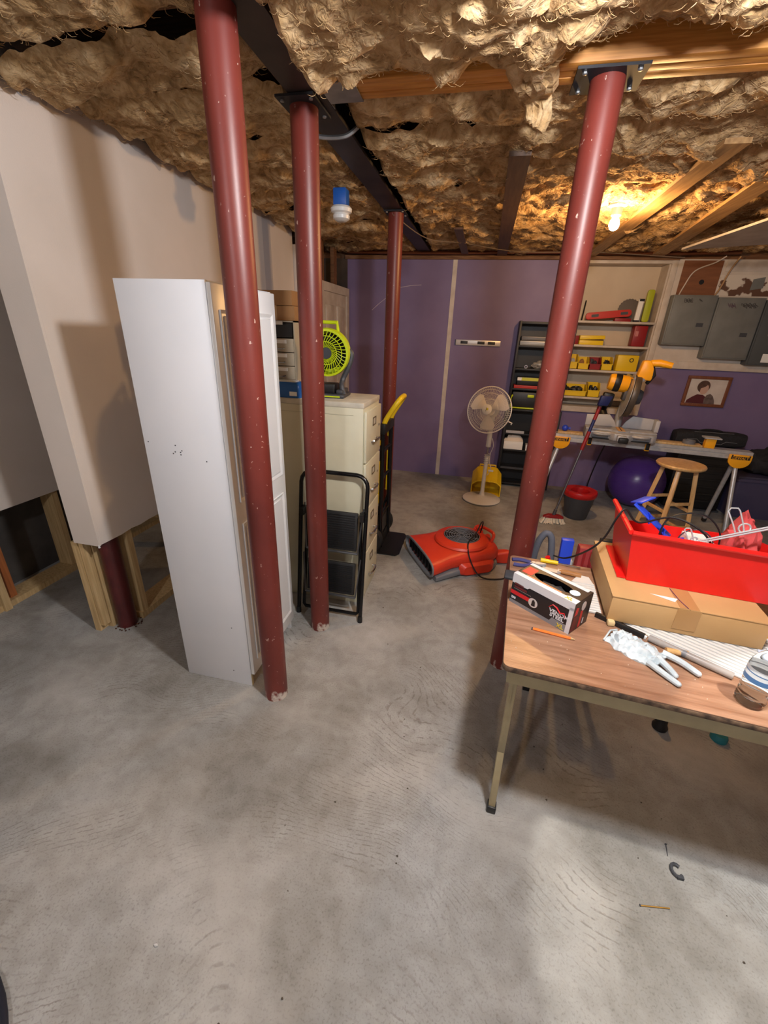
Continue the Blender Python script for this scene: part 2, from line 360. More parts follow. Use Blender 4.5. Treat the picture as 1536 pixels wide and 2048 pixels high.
# back wall around the shelf niche
NX0, NX1, NZ0, NZ1 = .72, 1.69, .95, 2.42
mb = MB(); mb.box((-1.64, YB, 0), (NX0, YB+.26, 2.43)); mb.box((NX0, YB, 0), (NX1, YB+.26, NZ0)); mb.box((NX1, YB, 0), (X1, YB+.26, 2.43))
wb = struct(mb.build('wall_back', PURPLE, weld=False))
BX('joint_strip', (-.449, YB-.004, 0), (-.402, YB, 2.42), WHITE_TRIM, wb)
mk = mat('bare_plaster_scratch', (190, 180, 196), .8)
MB().tube([onY(744, 620, YB), onY(757, 608, YB), onY(772, 596, YB)], .003, 5).build('scratch', mk, wb)
MB().tube([onY(800, 575, YB), onY(822, 571, YB), onY(843, 570, YB)], .003, 5).build('scratch', mk, wb)
struct(BX('trim_1', (-1.66, YB-.03, 2.42), (NX1+.05, YB+.05, 2.46), mat('rough_brown_plate', (96, 66, 46), .8, col2=(130, 96, 70), vs=8, stretch=(1, 8, 8))))
rim = struct(BX('wall_rim', (-2.98, YB+.03, 2.43), (X1, YB+.2, 2.74), JOIST))
BX('wall_back_dark', (-2.98, YB, 0), (-1.64, YB+.26, 2.43), mat('raw_concrete2', (60, 52, 48), .9, col2=(84, 70, 60), vs=4))['kind'] = 'structure'
struct(BX('wall_right', (X1, YF, 0), (X1+.1, YB+.3, 2.74), WHITE_WALL))
struct(BX('wall_front', (-3.1, YF-.1, 0), (X1+.1, YF, 2.74), WHITE_WALL))
# jog and closet door at the end of the left wall
wj = struct(BX('wall_closet', (-2.02, 4.262, 0), (-1.63, 4.32, 2.4), wallm))
dr = struct(BX('door_1', (-1.668, 4.41, .01), (-1.632, 5.16, 2.04), WHITE_TRIM))
for (a, b) in ((4.48, 4.74), (4.83, 5.09)):
    for (z0, z1) in ((.18, .72), (.84, 1.52), (1.62, 1.92)):
        mb = MB(); mb.prism([(a, z0), (b, z0), (b, z1), (a, z1)], .012, Matrix(((0, 0, 1, -1.634), (1, 0, 0, 0), (0, 1, 0, 0), (0, 0, 0, 1)))); mb.build('raised_panel', WHITE_TRIM, dr, bevel=.008)
MB().ball((-1.59, 4.47, .98), .03).cyl((-1.632, 4.47, .98), (-1.59, 4.47, .98), .011).build('door_knob', CHROME, dr, smooth=True)
fr = struct(BX('trim_2', (-1.67, 4.33, 2.04), (-1.615, 5.24, 2.12), WHITE_TRIM))
BX('jamb', (-1.67, 4.33, 0), (-1.615, 4.405, 2.04), WHITE_TRIM, fr); BX('jamb', (-1.67, 5.165, 0), (-1.615, 5.24, 2.04), WHITE_TRIM, fr)
for yy in (4.5, 4.9): BX('cripple_stud', (-1.72, yy, 2.12), (-1.68, yy+.09, 2.6), JOIST, fr)
# white panel board with peeling paint behind the electrical boxes
pm = mat('peeling_white_paint', (96, 66, 50), .7, col2=(206, 196, 184), vs=4.5, detail=6, lo=.47, hi=.49)
up = struct(BX('trim_3', (NX1+.052, YB-.012, 1.505), (X1, YB, 2.43), mat('white_board_paint', (206, 196, 186), .6, col2=(192, 180, 168), vs=6)))
BX('ledge', (NX1+.052, YB-.03, 1.43), (X1, YB-.001, 1.505), WHITE_TRIM, up, bevel=.003)
BX('peeling_board', (2.12, YB-.016, 2.12), (X1, YB-.011, 2.30), pm, up)
BX('upper_board', (2.16, YB-.02, 2.33), (X1, YB-.011, 2.42), WHITE_TRIM, up)
bb = BX('brown_board', (1.79, YB-.02, 2.10), (2.13, YB-.011, 2.42), wood('brown_panel_board', (110, 66, 38), (128, 80, 48), (1, 1, 8)), up)
MB().cyl((1.985, YB-.022, 2.235), (1.985, YB-.019, 2.235), .022).build('knockout_hole', BLACK, up)
MB().prism([(-.05, -.05), (.055, -.03), (.05, .065), (-.045, .045)], .003, face_xz((2.47, YB-.017, 2.22))).build('grey_patch', PANELGREY, up)
# niche
ni = struct(BX('trim_4', (NX0, YB+.22, NZ0), (NX1, YB+.255, NZ1), mat('cream_niche_paint', (206, 190, 168), .6, col2=(196, 180, 158), vs=3)))
BX('side_panel', (NX1-.02, YB+.002, NZ0), (NX1, YB+.22, NZ1), WHITE_TRIM, ni); BX('side_panel', (NX0, YB+.002, NZ0), (NX0+.02, YB+.22, NZ1), WHITE_TRIM, ni)
BX('top_panel', (NX0, YB+.002, NZ1-.02), (NX1, YB+.22, NZ1), WHITE_TRIM, ni); BX('sill', (NX0-.02, YB-.03, NZ0-.03), (NX1+.04, YB+.22, NZ0+.03), WHITE_TRIM, ni)
BX('casing', (NX1-.005, YB-.02, NZ0-.03), (NX1+.05, YB-.001, NZ1+.02), WHITE_TRIM, ni, bevel=.004); BX('casing', (NX0-.04, YB-.02, NZ0-.03), (NX0+.01, YB-.001, NZ1+.02), WHITE_TRIM, ni, bevel=.004)
BX('casing', (NX0-.04, YB-.022, NZ1-.03), (NX1+.05, YB-.001, NZ1+.0), WHITE_TRIM, ni, bevel=.004)
SHZ = (1.865, 1.628, 1.375, 1.085)
for z in SHZ: BX('shelf_board', (NX0+.02, YB-.02, z-.022), (NX1-.02, YB+.22, z), WHITE_TRIM, ni, bevel=.002)

# ------------------------------------------------------------------ ceiling framing and insulation
BAYS = [(-.35, .05), (.08, .45), (.48, .86), (.89, 1.49), (1.60, 1.835), (1.99, 2.29), (2.33, 2.67), (2.71, 3.11), (3.15, 3.52), (3.56, 3.94), (3.98, 4.36), (4.40, 4.78), (4.82, 5.22)]
def joist(y, xa, xb, m=JOIST): return BX('joist', (xa, y-.019, 2.555), (xb, y+.019, 2.74), m, ceil_o)
for i in range(len(BAYS)-1):
    y = (BAYS[i][1]+BAYS[i+1][0])/2
    if 1.84 < y < 1.99: continue
    joist(y, -2.98, -.83); joist(y, -.68, X1)
def batt(xa, xb, ya, yb, zb, amp, seed, res=.016, edge=.09, fall=None, shrink=0.):
    nx = max(6, int((xb-xa)/res)); ny = max(6, int((yb-ya)/res)); vs = []; fs = []
    off = Vector((seed*3.17, seed*1.71, seed*.93))
    for j in range(ny+1):
        for i in range(nx+1):
            x = xa+(xb-xa)*i/nx; y = ya+(yb-ya)*j/ny; u = i/nx; w = j/ny
            p = Vector((x, y, 0))
            big = noise.noise(p*2.3+off); q = p + Vector((noise.noise(p*6+off), noise.noise(p*6-off), 0))*.05
            tb = noise.turbulence(q*5.6+off, 4, False); rd = abs(noise.noise(q*11+off*2)); fi = noise.noise(q*40+off)
            e = min(1, min(w, 1-w)*(yb-ya)/edge); e = 1-(1-e)**2; ex = min(1, min(u, 1-u)*(xb-xa)/.05); ex = 1-(1-ex)**2
            z = zb + .02*big - amp*(tb-.3)*.75 + amp*.5*(rd-.2) + .005*fi
            if fall: z += fall(x, y)
            z = z + (1-e)*(.06+.04*big) + (1-ex)*.08
            yo = noise.noise(Vector((x*5, seed, 0)))*.028*(1 if w > .5 else -1)*(abs(w-.5)*2)**2
            vs.append((x + .012*noise.noise(q*9-off), y + yo + .012*fi, min(z, 2.70)))
    for j in range(ny):
        for i in range(nx): a = j*(nx+1)+i; fs.append((a, a+nx+1, a+nx+2, a+1))
    mb = MB().add(vs, fs)
    if res < .025:          # loose fibres
        rg = random.Random(seed)
        for _ in range(int(700*(xb-xa)*(yb-ya)/.4)):
            i, j = rg.randrange(2, nx-1), rg.randrange(1, ny); p = Vector(vs[j*(nx+1)+i]); a = rg.uniform(0, 2*PI); ln = rg.uniform(.015, .045); cv = rg.uniform(-1.6, 1.6); pts = []
            for s_ in range(5):
                t_ = s_/4; pts.append(p + Vector((ln*t_*math.cos(a+cv*t_), ln*t_*math.sin(a+cv*t_), .003-.010*math.sin(t_*PI*.8)*rg.uniform(.6, 1))))
            mb.tube(pts, [.0007, .0009, .0008, .0006, .0003], 3)
    o = mb.build('insulation_batt', FLUFF, ceil_o, smooth=True, weld=False)
    for p in o.data.polygons: p.use_smooth = True
    return o
for k, (ya, yb) in enumerate(BAYS):
    if yb < .4: 
        batt(-2.7, -.83, ya, yb, 2.5, .05, k+40, .06); batt(-.68, 2.6, ya, yb, 2.5, .05, k+60, .06); continue
    coarse = .03 if yb < .9 else .016
    batt(-2.7 if yb < 1.5 else -1.84, -.828, ya-(.07 if ya == 1.99 else .004), yb+(.07 if yb == 1.835 else .004), 2.475 if ya > 1.5 else 2.46, .05, k+1, coarse)
    if yb == 1.49 or yb == 1.835: continue
    batt(-.682, 2.9 if ya > 1.9 else 2.6, ya-.018, yb+.018, 2.465 if ya > 1.9 else 2.44, .055 if ya > 1.9 else .055, k+21, coarse if ya < 3.2 else .02)
def fall(x, y):     # sagging belly that droops over the beam on the left and climbs to the right
    t = max(0, min(1, (x-.0)/.35)); return -.04*(1-t) + .0*t + (0 if y < 1.5 else (y-1.5)*.13*t)
batt(-.68, 2.6, .88, 1.79, 2.45, .07, 77, .014, .10, fall)
# hanging tuft over the beam
mb = MB()
for q in range(4):
    pts = [(-.02+.035*q, 1.74, 2.47), (.0+.03*q, 1.815, 2.455+.01*(q % 2)), (.02+.028*q, 1.88, 2.452), (.035+.02*q, 1.95, 2.462), (.05+.02*q, 1.995, 2.45-.012*q), (.06+.012*q, 2.005, 2.40-.01*q)]
    mb.tube([Vector(p)+Vector((.02*noise.noise(Vector((p[1]*9, q, i))), 0, .012*noise.noise(Vector((q, p[1]*7, i))))) for i, p in enumerate(smoothpath(pts, 4))], [.042*(1-.028*i)*(.8+.5*abs(noise.noise(Vector((i*.6, q*3., 1))))) for i in range(21)], 7)
tu = mb.build('insulation_tuft', FLUFF, ceil_o, smooth=True)
# strapping boards nailed under the joists
BX('strapping', (.0, 2.5, 2.452), (.1, 5.22, 2.472), DARKSTRAP, ceil_o)
BX('strapping', (.862, 2.45, 2.448), (.962, 5.2, 2.468), STRAP, ceil_o)
MB().prism([(1.20, 2.6), (1.31, 2.6), (1.58, 5.2), (1.46, 5.2)], .02, Matrix.Translation((0, 0, 2.448))).build('strapping', STRAP, ceil_o)
BX('strapping', (-.36, 4.0, 2.455), (-.29, 5.2, 2.47), DARKSTRAP, ceil_o)
MB().prism([(1.42, 4.30), (1.86, 4.10), (2.6, 3.9), (2.6, 2.9), (1.55, 3.05)], .014, Matrix.Translation((0, 0, 2.36))).build('drywall_scrap', WHITE_TRIM, ceil_o)
for (a, b) in (((1.7, 3.3), 2.374), ((2.2, 3.6), 2.374)): BX('hanger_strip', (a[0], a[1], b), (a[0]+.03, a[1]+.03, 2.55), STUD, ceil_o)
# pipes and cables under the far end of the joists
MB().tube(smoothpath([(-1.6, 5.12, 2.47), (-.6, 5.14, 2.465), (.4, 5.13, 2.47), (1.5, 5.12, 2.46), (2.2, 5.13, 2.47)]), .016, 8).build('copper_pipe', mat('dull_copper', (120, 72, 48), .4, .8), ceil_o, smooth=True)
MB().tube(smoothpath([(-.75, 3.5, 2.45), (-.6, 4.2, 2.43), (-.3, 4.6, 2.46), (.2, 4.9, 2.44), (.9, 5.0, 2.45), (1.75, 5.15, 2.43)]),   .004, 6).build('cable', mat('grey_cable', (120, 104, 90), .6), ceil_o, smooth=True)
MB().tube(smoothpath([(2.12, 5.2, 2.45), (2.05, 5.22, 2.40), (1.90, 5.235, 2.33), (1.84, 5.235, 2.2), (1.80, 5.235, 2.06)]), .006, 6).build('cable', WHITE_TRIM, up, smooth=True)
MB().tube(smoothpath([(2.24, 5.2, 2.45), (2.2, 5.235, 2.33), (2.16, 5.235, 2.18), (2.12, 5.235, 2.1)]), .008, 6).build('cable', mat('tan_cable', (168, 132, 92), .6), up, smooth=True)

# ------------------------------------------------------------------ beams
sb = thing('steel_beam', 'dark steel beam running along the ceiling over three red columns', 'beam', (-.755, 1.2, ZT))
mb = MB(); y0, y1 = YF-1.19, YB-1.24
BX('bottom_flange', (-.065, y0, .01), (.065, y1, .024), DARKSTEEL, sb); BX('web', (-.006, y0, .024), (.006, y1, .246), DARKSTEEL, sb); BX('top_flange', (-.065, y0, .246), (.065, y1, .258), DARKSTEEL, sb)
wbm = thing('wood_beam', 'honey coloured laminated wood beam crossing under the insulation', 'beam', (-.686, 1.85, ZT+.012))
for i in range(3): BX('ply', (0, i*.0435, .002*(i == 1)), (4.8, i*.0435+.0425, .238), LVL, wbm, bevel=.002)
hg = thing('beam_hanger', 'galvanised steel hanger bracket holding the end of the wood beam', 'bracket', (-.686, 1.85, ZT+.012))
mb = MB(); mb.box((0, -.006, -.004), (.13, .137, -.0005)); mb.box((0, -.006, 0), (.13, -.002, .2)); mb.box((0, .132, 0), (.13, .136, .2)); mb.build('saddle', GALV, hg)
BX('flange', (-.003, -.06, 0), (-.0005, .19, .2), GALV, hg)
st = thing('bracing_strap', 'pale bent metal strap wrapped below the dark steel beam', 'strap', (-.755, 2.2, ZT))
MB().tube(smoothpath([(-.12, 0, .05), (-.085, 0, .0), (-.04, .015, -.012), (.05, .03, -.006), (.1, .05, .03)]), .009, 6).build('strap_band', GALV, st, smooth=True)

# ------------------------------------------------------------------ support columns
def column(name, label, x, y, ztop, plate, r=.055, pm=POLE):
    t = thing(name, label, 'column', (x, y, 0), group='red steel support columns')
    prof = [(r*1.02, 0), (r, .015)] + [(r, .1*i) for i in range(1, int(ztop*10))] + [(r, ztop-.008)]
    MB().lathe(prof, 32).build('shaft', pm, t, smooth=True)
    if plate:
        w, d = plate; BX('cap_plate', (-w/2, -d/2, ztop-.008), (w/2, d/2, ztop), BLACKSTEEL, t)
        for sx in (-1, 1):
            for sy in (-1, 1): MB().lathe([(.008, 0), (.008, .005), (.0, .007)], 6, xf((sx*w*.38, sy*d*.36, ztop-.008), rx=PI)).build('bolt', GALV, t)
    return t
column('support_column', 'scuffed red steel column standing just beside the tall white cabinet', -.82, 1.435, 2.68, None)
column('support_column', 'red steel column in front of the folded black step stool', -.795, 1.985, 2.478, (.15, .2))
column('support_column', 'most distant red steel column, behind the yellow handled hand truck', -.745, 3.56, 2.478, (.15, .16))
column('support_column', 'red steel column behind the wooden table, bolted to the wood beam', .288, 1.945, ZT+.010, (.215, .165))
t = thing('support_column', 'maroon steel post exposed below the cut end of the left wall', 'column', (-1.93, 1.705, 0))
MB().lathe([(.053, 0), (.053, .2), (.053, .4), (.053, .6), (.053, 2.6)], 28).build('shaft', mat('maroon_post_paint', (66, 20, 22), .3, col2=(84, 30, 30), vs=9), t, smooth=True)
mb = MB()
for i in range(26):
    a = random.uniform(0, 2*PI); rr = random.uniform(.055, .085); mb.cbox((rr*math.cos(a), rr*math.sin(a), .004), (random.uniform(.003, .009), random.uniform(.003, .009), .006), None)
mb.build('rust_flakes', mat('rust', (72, 40, 26), .9), t)['kind'] = 'stuff'

# ------------------------------------------------------------------ lamps
bl = thing('bare_bulb', 'lit bare warm light bulb in a white holder on the ceiling', 'bulb', (.70, 3.40, 2.36))
BX('mounting_block', (-.06, -.05, .11), (.06, .05, .145), STUD, bl)
MB().lathe([(.055, .11), (.055, .095), (.034, .085), (.03, .045), (.022, .04)], 24).build('holder', WHITEP, bl, smooth=True)
MB().lathe([(.001, -.036), (.014, -.033), (.026, -.022), (.031, -.004), (.028, .014), (.018, .032), (.015, .045)], 24).build('glass_bulb', emis('bulb_glow', (255, 200, 132), LAMP_POWER['bulb']), bl, smooth=True)
def ceiling_or_fill_lamp(name, label, loc, power, col, size, spot=None, tilt=(0, 0, 0)):
    t = thing(name, label, 'lamp', loc)
    MB().lathe([(.0, .05), (.05, .05), (.06, .03), (.115, -.02), (.12, -.03), (.116, -.03), (.11, -.018), (.055, .028), (.0, .03)] if spot else [(.0, .05), (.055, .05), (.055, .035), (.03, .025), (.028, .0), (.0, .0)], 28, Matrix.Rotation(tilt[1], 4, 'Y') @ Matrix.Rotation(tilt[0], 4, 'X'), False).build('reflector', WHITEP, t, smooth=True)
    BX('mounting_plate', (-.03, -.03, .045), (.03, .03, .1), WHITEP, t)
    l = bpy.data.lights.new(name+'_light', 'SPOT' if spot else 'POINT'); l.energy = power; l.color = col; l.shadow_soft_size = size
    if spot: l.spot_size, l.spot_blend = spot
    o = bpy.data.objects.new(name+'_light', l); COL.objects.link(o); o.parent = t; o.location = (0, 0, -.05); o.rotation_euler = tilt
    return t
ceiling_or_fill_lamp('ceiling_or_fill_lamp', 'white ceiling lamp above the open floor near the table', (.38, .76, 2.37), LAMP_POWER['ceiling'], (.98, .98, 1), .07)
ceiling_or_fill_lamp('ceiling_or_fill_lamp', 'unseen white fill lamp added far behind the camera', (-.9, -1.1, 2.42), LAMP_POWER['rear_fill'], (.98, .98, 1), .06)  # added fill lamp, out of view, lifts the shadows on the left
ceiling_or_fill_lamp('work_lamp', 'white work lamp on the ceiling to the right of the table', (1.12, .82, 2.36), LAMP_POWER['work'], (1, .94, .84), .03, (math.radians(38), .12))
lh = thing('lamp_holder', 'empty white round lamp holder under a blue ceiling box', 'lamp holder', (-.96, 2.95, 2.335))
MB().lathe([(.0, -.035), (.03, -.035), (.05, -.022), (.052, -.005), (.045, .004), (.062, .012), (.066, .03), (.055, .042), (.0, .042)], 28, None, False).build('holder', WHITEP, lh, smooth=True)
BX('ceiling_box', (-.04, -.04, .042), (.04, .04, .13), mat('blue_box_plastic', (22, 84, 170), .4), lh, bevel=.006)
# ================================================================== left side: cabinet, files, stool, hand truck
def yz(loc): return Matrix(((0, 0, 1, loc[0]), (1, 0, 0, loc[1]), (0, 1, 0, loc[2]), (0, 0, 0, 1)))   # local xy -> world YZ, extrude +X
wc = thing('tall_cabinet', 'tall narrow white storage cabinet with raised panel doors', 'cabinet', (-1.325, 1.445, 0))
CW, CD, CH = .365, .485, 1.83
mb = MB(); mb.box((0, 0, 0), (CW, .016, CH)); body_side = mb.build('side_panel', WHITE, wc, bevel=.0015)
BX('side_panel', (0, CD-.016, 0), (CW, CD, CH), WHITE, wc, bevel=.0015)
BX('top_panel', (0, .016, CH-.016), (CW, CD-.016, CH-.0005), WHITE, wc); BX('back_panel', (0, .016, .0), (.006, CD-.016, CH-.016), WHITE, wc)
BX('bottom_panel', (.006, .016, .08), (CW, CD-.016, .096), WHITE, wc); BX('toe_kick', (CW-.05, .016, 0), (CW-.034, CD-.016, .08), WHITE, wc)
BX('edge_band', (CW, .001, .0), (CW+.0012, .0155, .07), mat('worn_yellow_edge', (214, 204, 168), .5), wc)
for k in range(2):
    a = .002 + k*.2415; b = a+.2375
    d = BX('door', (CW+.001, a, .075), (CW+.02, b, CH-.006), WHITE_GLOSS, wc, bevel=.004)
    for (z0, z1) in ((.15, .90), (1.0, CH-.09)):
        # sunk moulding ring + raised field
        mb = MB(); o0 = [(a+.038, z0), (b-.038, z0), (b-.038, z1), (a+.038, z1)]; i0 = [(a+.05, z0+.012), (b-.05, z0+.012), (b-.05, z1-.012), (a+.05, z1-.012)]
        vs = [(y, z, 0) for y, z in o0]+[(y, z, .0) for y, z in i0]+[(y, z, .006) for y, z in o0]+[(y, z, .001) for y, z in i0]
        mb.add(vs, [(8+i, 8+(i+1) % 4, 12+(i+1) % 4, 12+i) for i in range(4)] + [(i, (i+1) % 4, 8+(i+1) % 4, 8+i) for i in range(4)] + [(4+i, 12+i, 12+(i+1) % 4, 4+(i+1) % 4) for i in range(4)], yz((CW+.02, 0, 0)))
        mb.build('moulding', WHITE_GLOSS, d)
        mb = MB(); mb.prism([(a+.058, z0+.02), (b-.058, z0+.02), (b-.058, z1-.02), (a+.058, z1-.02)], .006, yz((CW+.0195, 0, 0))); mb.build('raised_panel', WHITE_GLOSS, d, bevel=.005, seg=1)
    ky = b-.022 if k == 0 else a+.022
    mb = MB(); mb.lathe([(.006, 0), (.006, .012), (.013, .016), (.014, .022), (.01, .028), (.0, .029)], 16, frame((CW+.02, ky, .95), (1, 0, 0)), False); mb.build('knob', mat('dark_pewter', (70, 66, 64), .35, .8), d, smooth=True)
mb = MB()
for (x, z) in ((.13, 1.20), (.14, 1.208), (.165, 1.208), (.172, 1.215), (.165, 1.198), (.145, 1.235), (.02, 1.24), (.28, 1.18), (.27, .08), (.29, .35)): mb.cyl((x, -.0004, z), (x, .001, z), .003, None, 8)
mb.build('nail_holes', DGREY, wc)['kind'] = 'stuff'

fc = thing('filing_cabinet', 'beige four drawer steel filing cabinet', 'cabinet', (-1.285, 2.275, 0))
FW, FD, FH = .67, .375, 1.32
BX('body', (0, 0, 0), (FW-.004, FD, FH-.03), BEIGE, fc, bevel=.003); BX('top', (0, -.001, FH-.03), (FW, FD+.001, FH), BEIGE_TOP, fc, bevel=.004)
dh = .298
for k in range(4):
    z0 = .055 + k*(dh+.008)
    d = BX('drawer', (FW-.003, .012, z0), (FW+.014, FD-.012, z0+dh), BEIGE, fc, bevel=.005)
    mb = MB(); cy, cz = FD/2, z0+dh*.74
    for (ya, yb, za, zb) in ((-.035, .035, -.024, -.019), (-.035, .035, .019, .024), (-.035, -.031, -.02, .02), (.031, .035, -.02, .02)): mb.box((FW+.013, cy+ya, cz+za), (FW+.018, cy+yb, cz+zb))
    mb.build('label_holder', mat('tarnished_brass', (120, 104, 84), .4, .7), d)
    BX('card', (FW+.0135, cy-.031, cz-.019), (FW+.0145, cy+.031, cz+.019), BEIGE_TOP, d)
    hz = z0+dh*.36
    mb = MB(); mb.tube(smoothpath([(FW+.012, cy-.055, hz), (FW+.034, cy-.05, hz+.004), (FW+.04, cy, hz+.006), (FW+.034, cy+.05, hz+.004), (FW+.012, cy+.055, hz)], 5), .0075, 8)
    for s in (-1, 1): mb.ball((FW+.014, cy+s*.055, hz), .011, (.7, 1, 1), 10)
    mb.build('handle', CHROME, d, smooth=True)
    MB().cyl((FW+.013, cy+.11, z0+dh*.6), (FW+.02, cy+.11, z0+dh*.6), .008, None, 10).build('latch', CHROME, d)
BX('seam_line', (.02, -.0012, FH-.072), (FW-.06, .0005, FH-.070), mat('seam_shadow_gap', (170, 165, 142), .6), fc)
# things on the filing cabinet
cf = thing('card_file', 'small beige drawer cabinet with paper labels and an empty top slot', 'drawer unit', (-1.275, 2.43, FH))
w, d, h = .20, .19, .405
mb = MB(); mb.box((0, 0, 0), (w, .004, .004)); 
for lo, hi in (((0, 0, 0), (.006, d, h)), ((w-.006, 0, 0), (w, d, h)), ((0, 0, h-.008), (w, d, h)), ((0, 0, 0), (w, d, .008)), ((0, d-.005, 0), (w, d, h))): mb.box(lo, hi)
BGE2 = mat('putty_metal', (170, 158, 138), .5)
mb.build('case', BGE2, cf, weld=False); BX('slot_shade_sheet', (.02, .02, .317), (w-.02, .03, h-.01), BLACK, cf)  # black sheet inside the empty slot stands in for its shade
for k in range(4):
    z0 = .01+k*.076; dr_ = BX('drawer', (.008, -.004, z0), (w-.008, d-.01, z0+.072), BGE2, cf, bevel=.002)
    BX('label', (.06, -.0065, z0+.046), (.15, -.0045, z0+.066), PAPER, dr_); MB().tube([(.075, -.004, z0+.02), (.085, -.014, z0+.018), (.125, -.014, z0+.018), (.135, -.004, z0+.02)], .003, 6).build('pull', CHROME, dr_)
BX('label', (.06, -.002, h-.022), (.13, .0, h-.003), PAPER, cf)
cb = thing('cardboard_box', 'flat brown cardboard box lying on the small drawer cabinet', 'box', (-1.31, 2.42, FH+h))
BX('carton', (0, 0, 0), (.245, .21, .075), CARD_D, cb, bevel=.002); BX('flap_tape', (.10, -.001, .0), (.14, .211, .0765), TAPE, cb)
cb = thing('cardboard_box', 'second brown cardboard box on the very top of the stack', 'box', (-1.31, 2.415, FH+h+.077))
BX('carton', (0, 0, 0), (.235, .215, .075), CARD_D, cb, bevel=.002); BX('flap_tape', (0, .09, .0), (.236, .13, .076), TAPE, cb)
wp = thing('wipes_pack', 'blue and white soft pack of wipes beside the green fan', 'package', (-1.09, 2.345, FH))
P = [(x, y) for x, y in rrect(.19, .11, .02)]
mb = MB(); mb.loft([[(x*s_, y*s_, z) for x, y in P] for s_, z in ((.96, .0), (1, .02), (1, .05), (.96, .072), (.8, .085))]); mb.build('pack', mat('blue_print_film', (26, 92, 168), .35), wp, smooth=True)
mb = MB(); mb.loft([[(x*s_, y*s_, z) for x, y in rrect(.12, .075, .02)] for s_, z in ((1, .084), (.95, .09))]); mb.build('lid', WHITEP, wp)
BX('printed_panel', (.03, -.0565, .012), (.075, -.0552, .035), PAPER, wp)
# green fan
gf = thing('jobsite_fan', 'lime green and dark grey portable jobsite fan', 'fan', (-.885, 2.46, FH), math.radians(4))
HC = V(0, -.01, .245); HR = .128
mb = MB(); ring = []
mb.lathe([(HR-.012, -.03), (HR, -.028), (HR+.004, .0), (HR-.004, .055), (HR-.03, .06), (HR-.03, .05), (HR-.012, .045)], 48, frame(HC, (0, 1, .08)), False); mb.build('fan_ring', LIME, gf, smooth=True)
FM = frame(HC, (0, 1, .08), (1, 0, 0))
mb = MB()
for k in range(34):
    a = 2*PI*k/34; pts = []
    for q in range(7):
        r = .03+(HR-.042)*q/6; aa = a+.55*math.sin(q/6*PI/2); pts.append(FM @ V(r*math.cos(aa), r*math.sin(aa), -.026-.01*math.sin(q/6*PI)))
    mb.tube(pts, .0022, 5)
for r in (.062, .092): mb.tube([FM @ V(r*math.cos(2*PI*i/40), r*math.sin(2*PI*i/40), -.036) for i in range(40)], .0025, 5, True)
mb.build('front_grille', LIME, gf, smooth=True)
mb = MB(); mb.lathe([(.0, -.04), (.03, -.038), (.033, -.02), (.0, -.02)], 20, FM, False); mb.build('hub', DGREY, gf, smooth=True)
mb = MB()
for k in range(4):
    a = 2*PI*k/4+.3; c0, s0 = math.cos(a), math.sin(a); 
    vs = [FM @ V(r*math.cos(a+da), r*math.sin(a+da), z) for r, da, z in ((.025, -.3, 0), (.11, -.15, -.008), (.112, .45, .02), (.025, .5, .02))]; mb.add(vs, [(0, 1, 2, 3)])
mb.build('blades', BLACK, gf, smooth=True); MB().lathe([(.0, .05), (HR-.02, .05), (HR-.02, .052), (0, .052)], 40, FM, False).build('rear_guard', BLACK, gf)
mb = MB(); mb.tube([(-.06, .02, .355), (-.058, .02, .405), (.05, .02, .405), (.056, .02, .35)], .011, 8); mb.build('carry_handle', LIME, gf, smooth=True, bevel=.0)
mb = MB()
for s in (-1, 1):
    pts = [(s*.118, .02, .26), (s*.135, .02, .235), (s*.118, .015, .17), (s*.085, .01, .10), (s*.085, -.02, .055), (s*.10, -.02, .012)]
    Pp = smoothpath(pts, 4); mb.tube(Pp, [.016]*len(Pp), 8)
mb.build('yoke', DGREY, gf, smooth=True)
BX('base', (-.115, -.09, 0), (.115, .09, .022), DGREY, gf, bevel=.008); BX('battery', (-.05, -.05, .022), (.05, .06, .075), BLACK, gf, bevel=.006)
BX('base_stripe', (-.09, -.0915, .007), (.09, -.089, .014), LIME, gf); BX('foot', (.06, -.06, .022), (.1, .085, .045), DGREY, gf, bevel=.006)

# ------------------------------------------------------------------ step stool folded against the filing cabinet
ss = thing('step_stool', 'folded black tubular two step stool leaning on the filing cabinet', 'step stool', (-.775, 2.085, 0))
lean = math.atan2(.145, .93); LM = Matrix.Rotation(-lean, 4, 'X')
HWI = .205; HT = .93
def lp(x, z, o=0.): return LM @ V(x, o, z)
pts = [lp(-HWI, .012)] + [lp(-HWI, z) for z in (.2, .5, .8)] + [lp(-HWI+.07-.07*math.cos(a), HT-.07+.07*math.sin(a)) for a in (0, .4, .8, 1.2, PI/2)] + [lp(HWI-.07+.07*math.sin(a), HT-.07+.07*math.cos(a)) for a in (0, .4, .8, 1.2, PI/2)] + [lp(HWI, z) for z in (.8, .5, .2, .012)]
MB().tube(pts, .0125, 12).build('front_frame', BLACK_TUBE, ss, smooth=True)
b2 = .17
pts = [lp(-b2, .70, .028), lp(-b2-.006, .4, .03), lp(-b2-.012, .05, .03), lp(-b2, .034, .03), lp(b2, .034, .03), lp(b2+.012, .05, .03), lp(b2+.006, .4, .03), lp(b2, .70, .028)]
MB().tube(pts, .011, 10).build('rear_frame', BLACK_TUBE, ss, smooth=True)
for s in (-1, 1): MB().lathe([(.016, 0), (.016, .03), (.013, .04)], 12, xf((s*HWI, 0, 0))).build('rubber_foot', BLACK, ss, smooth=True)
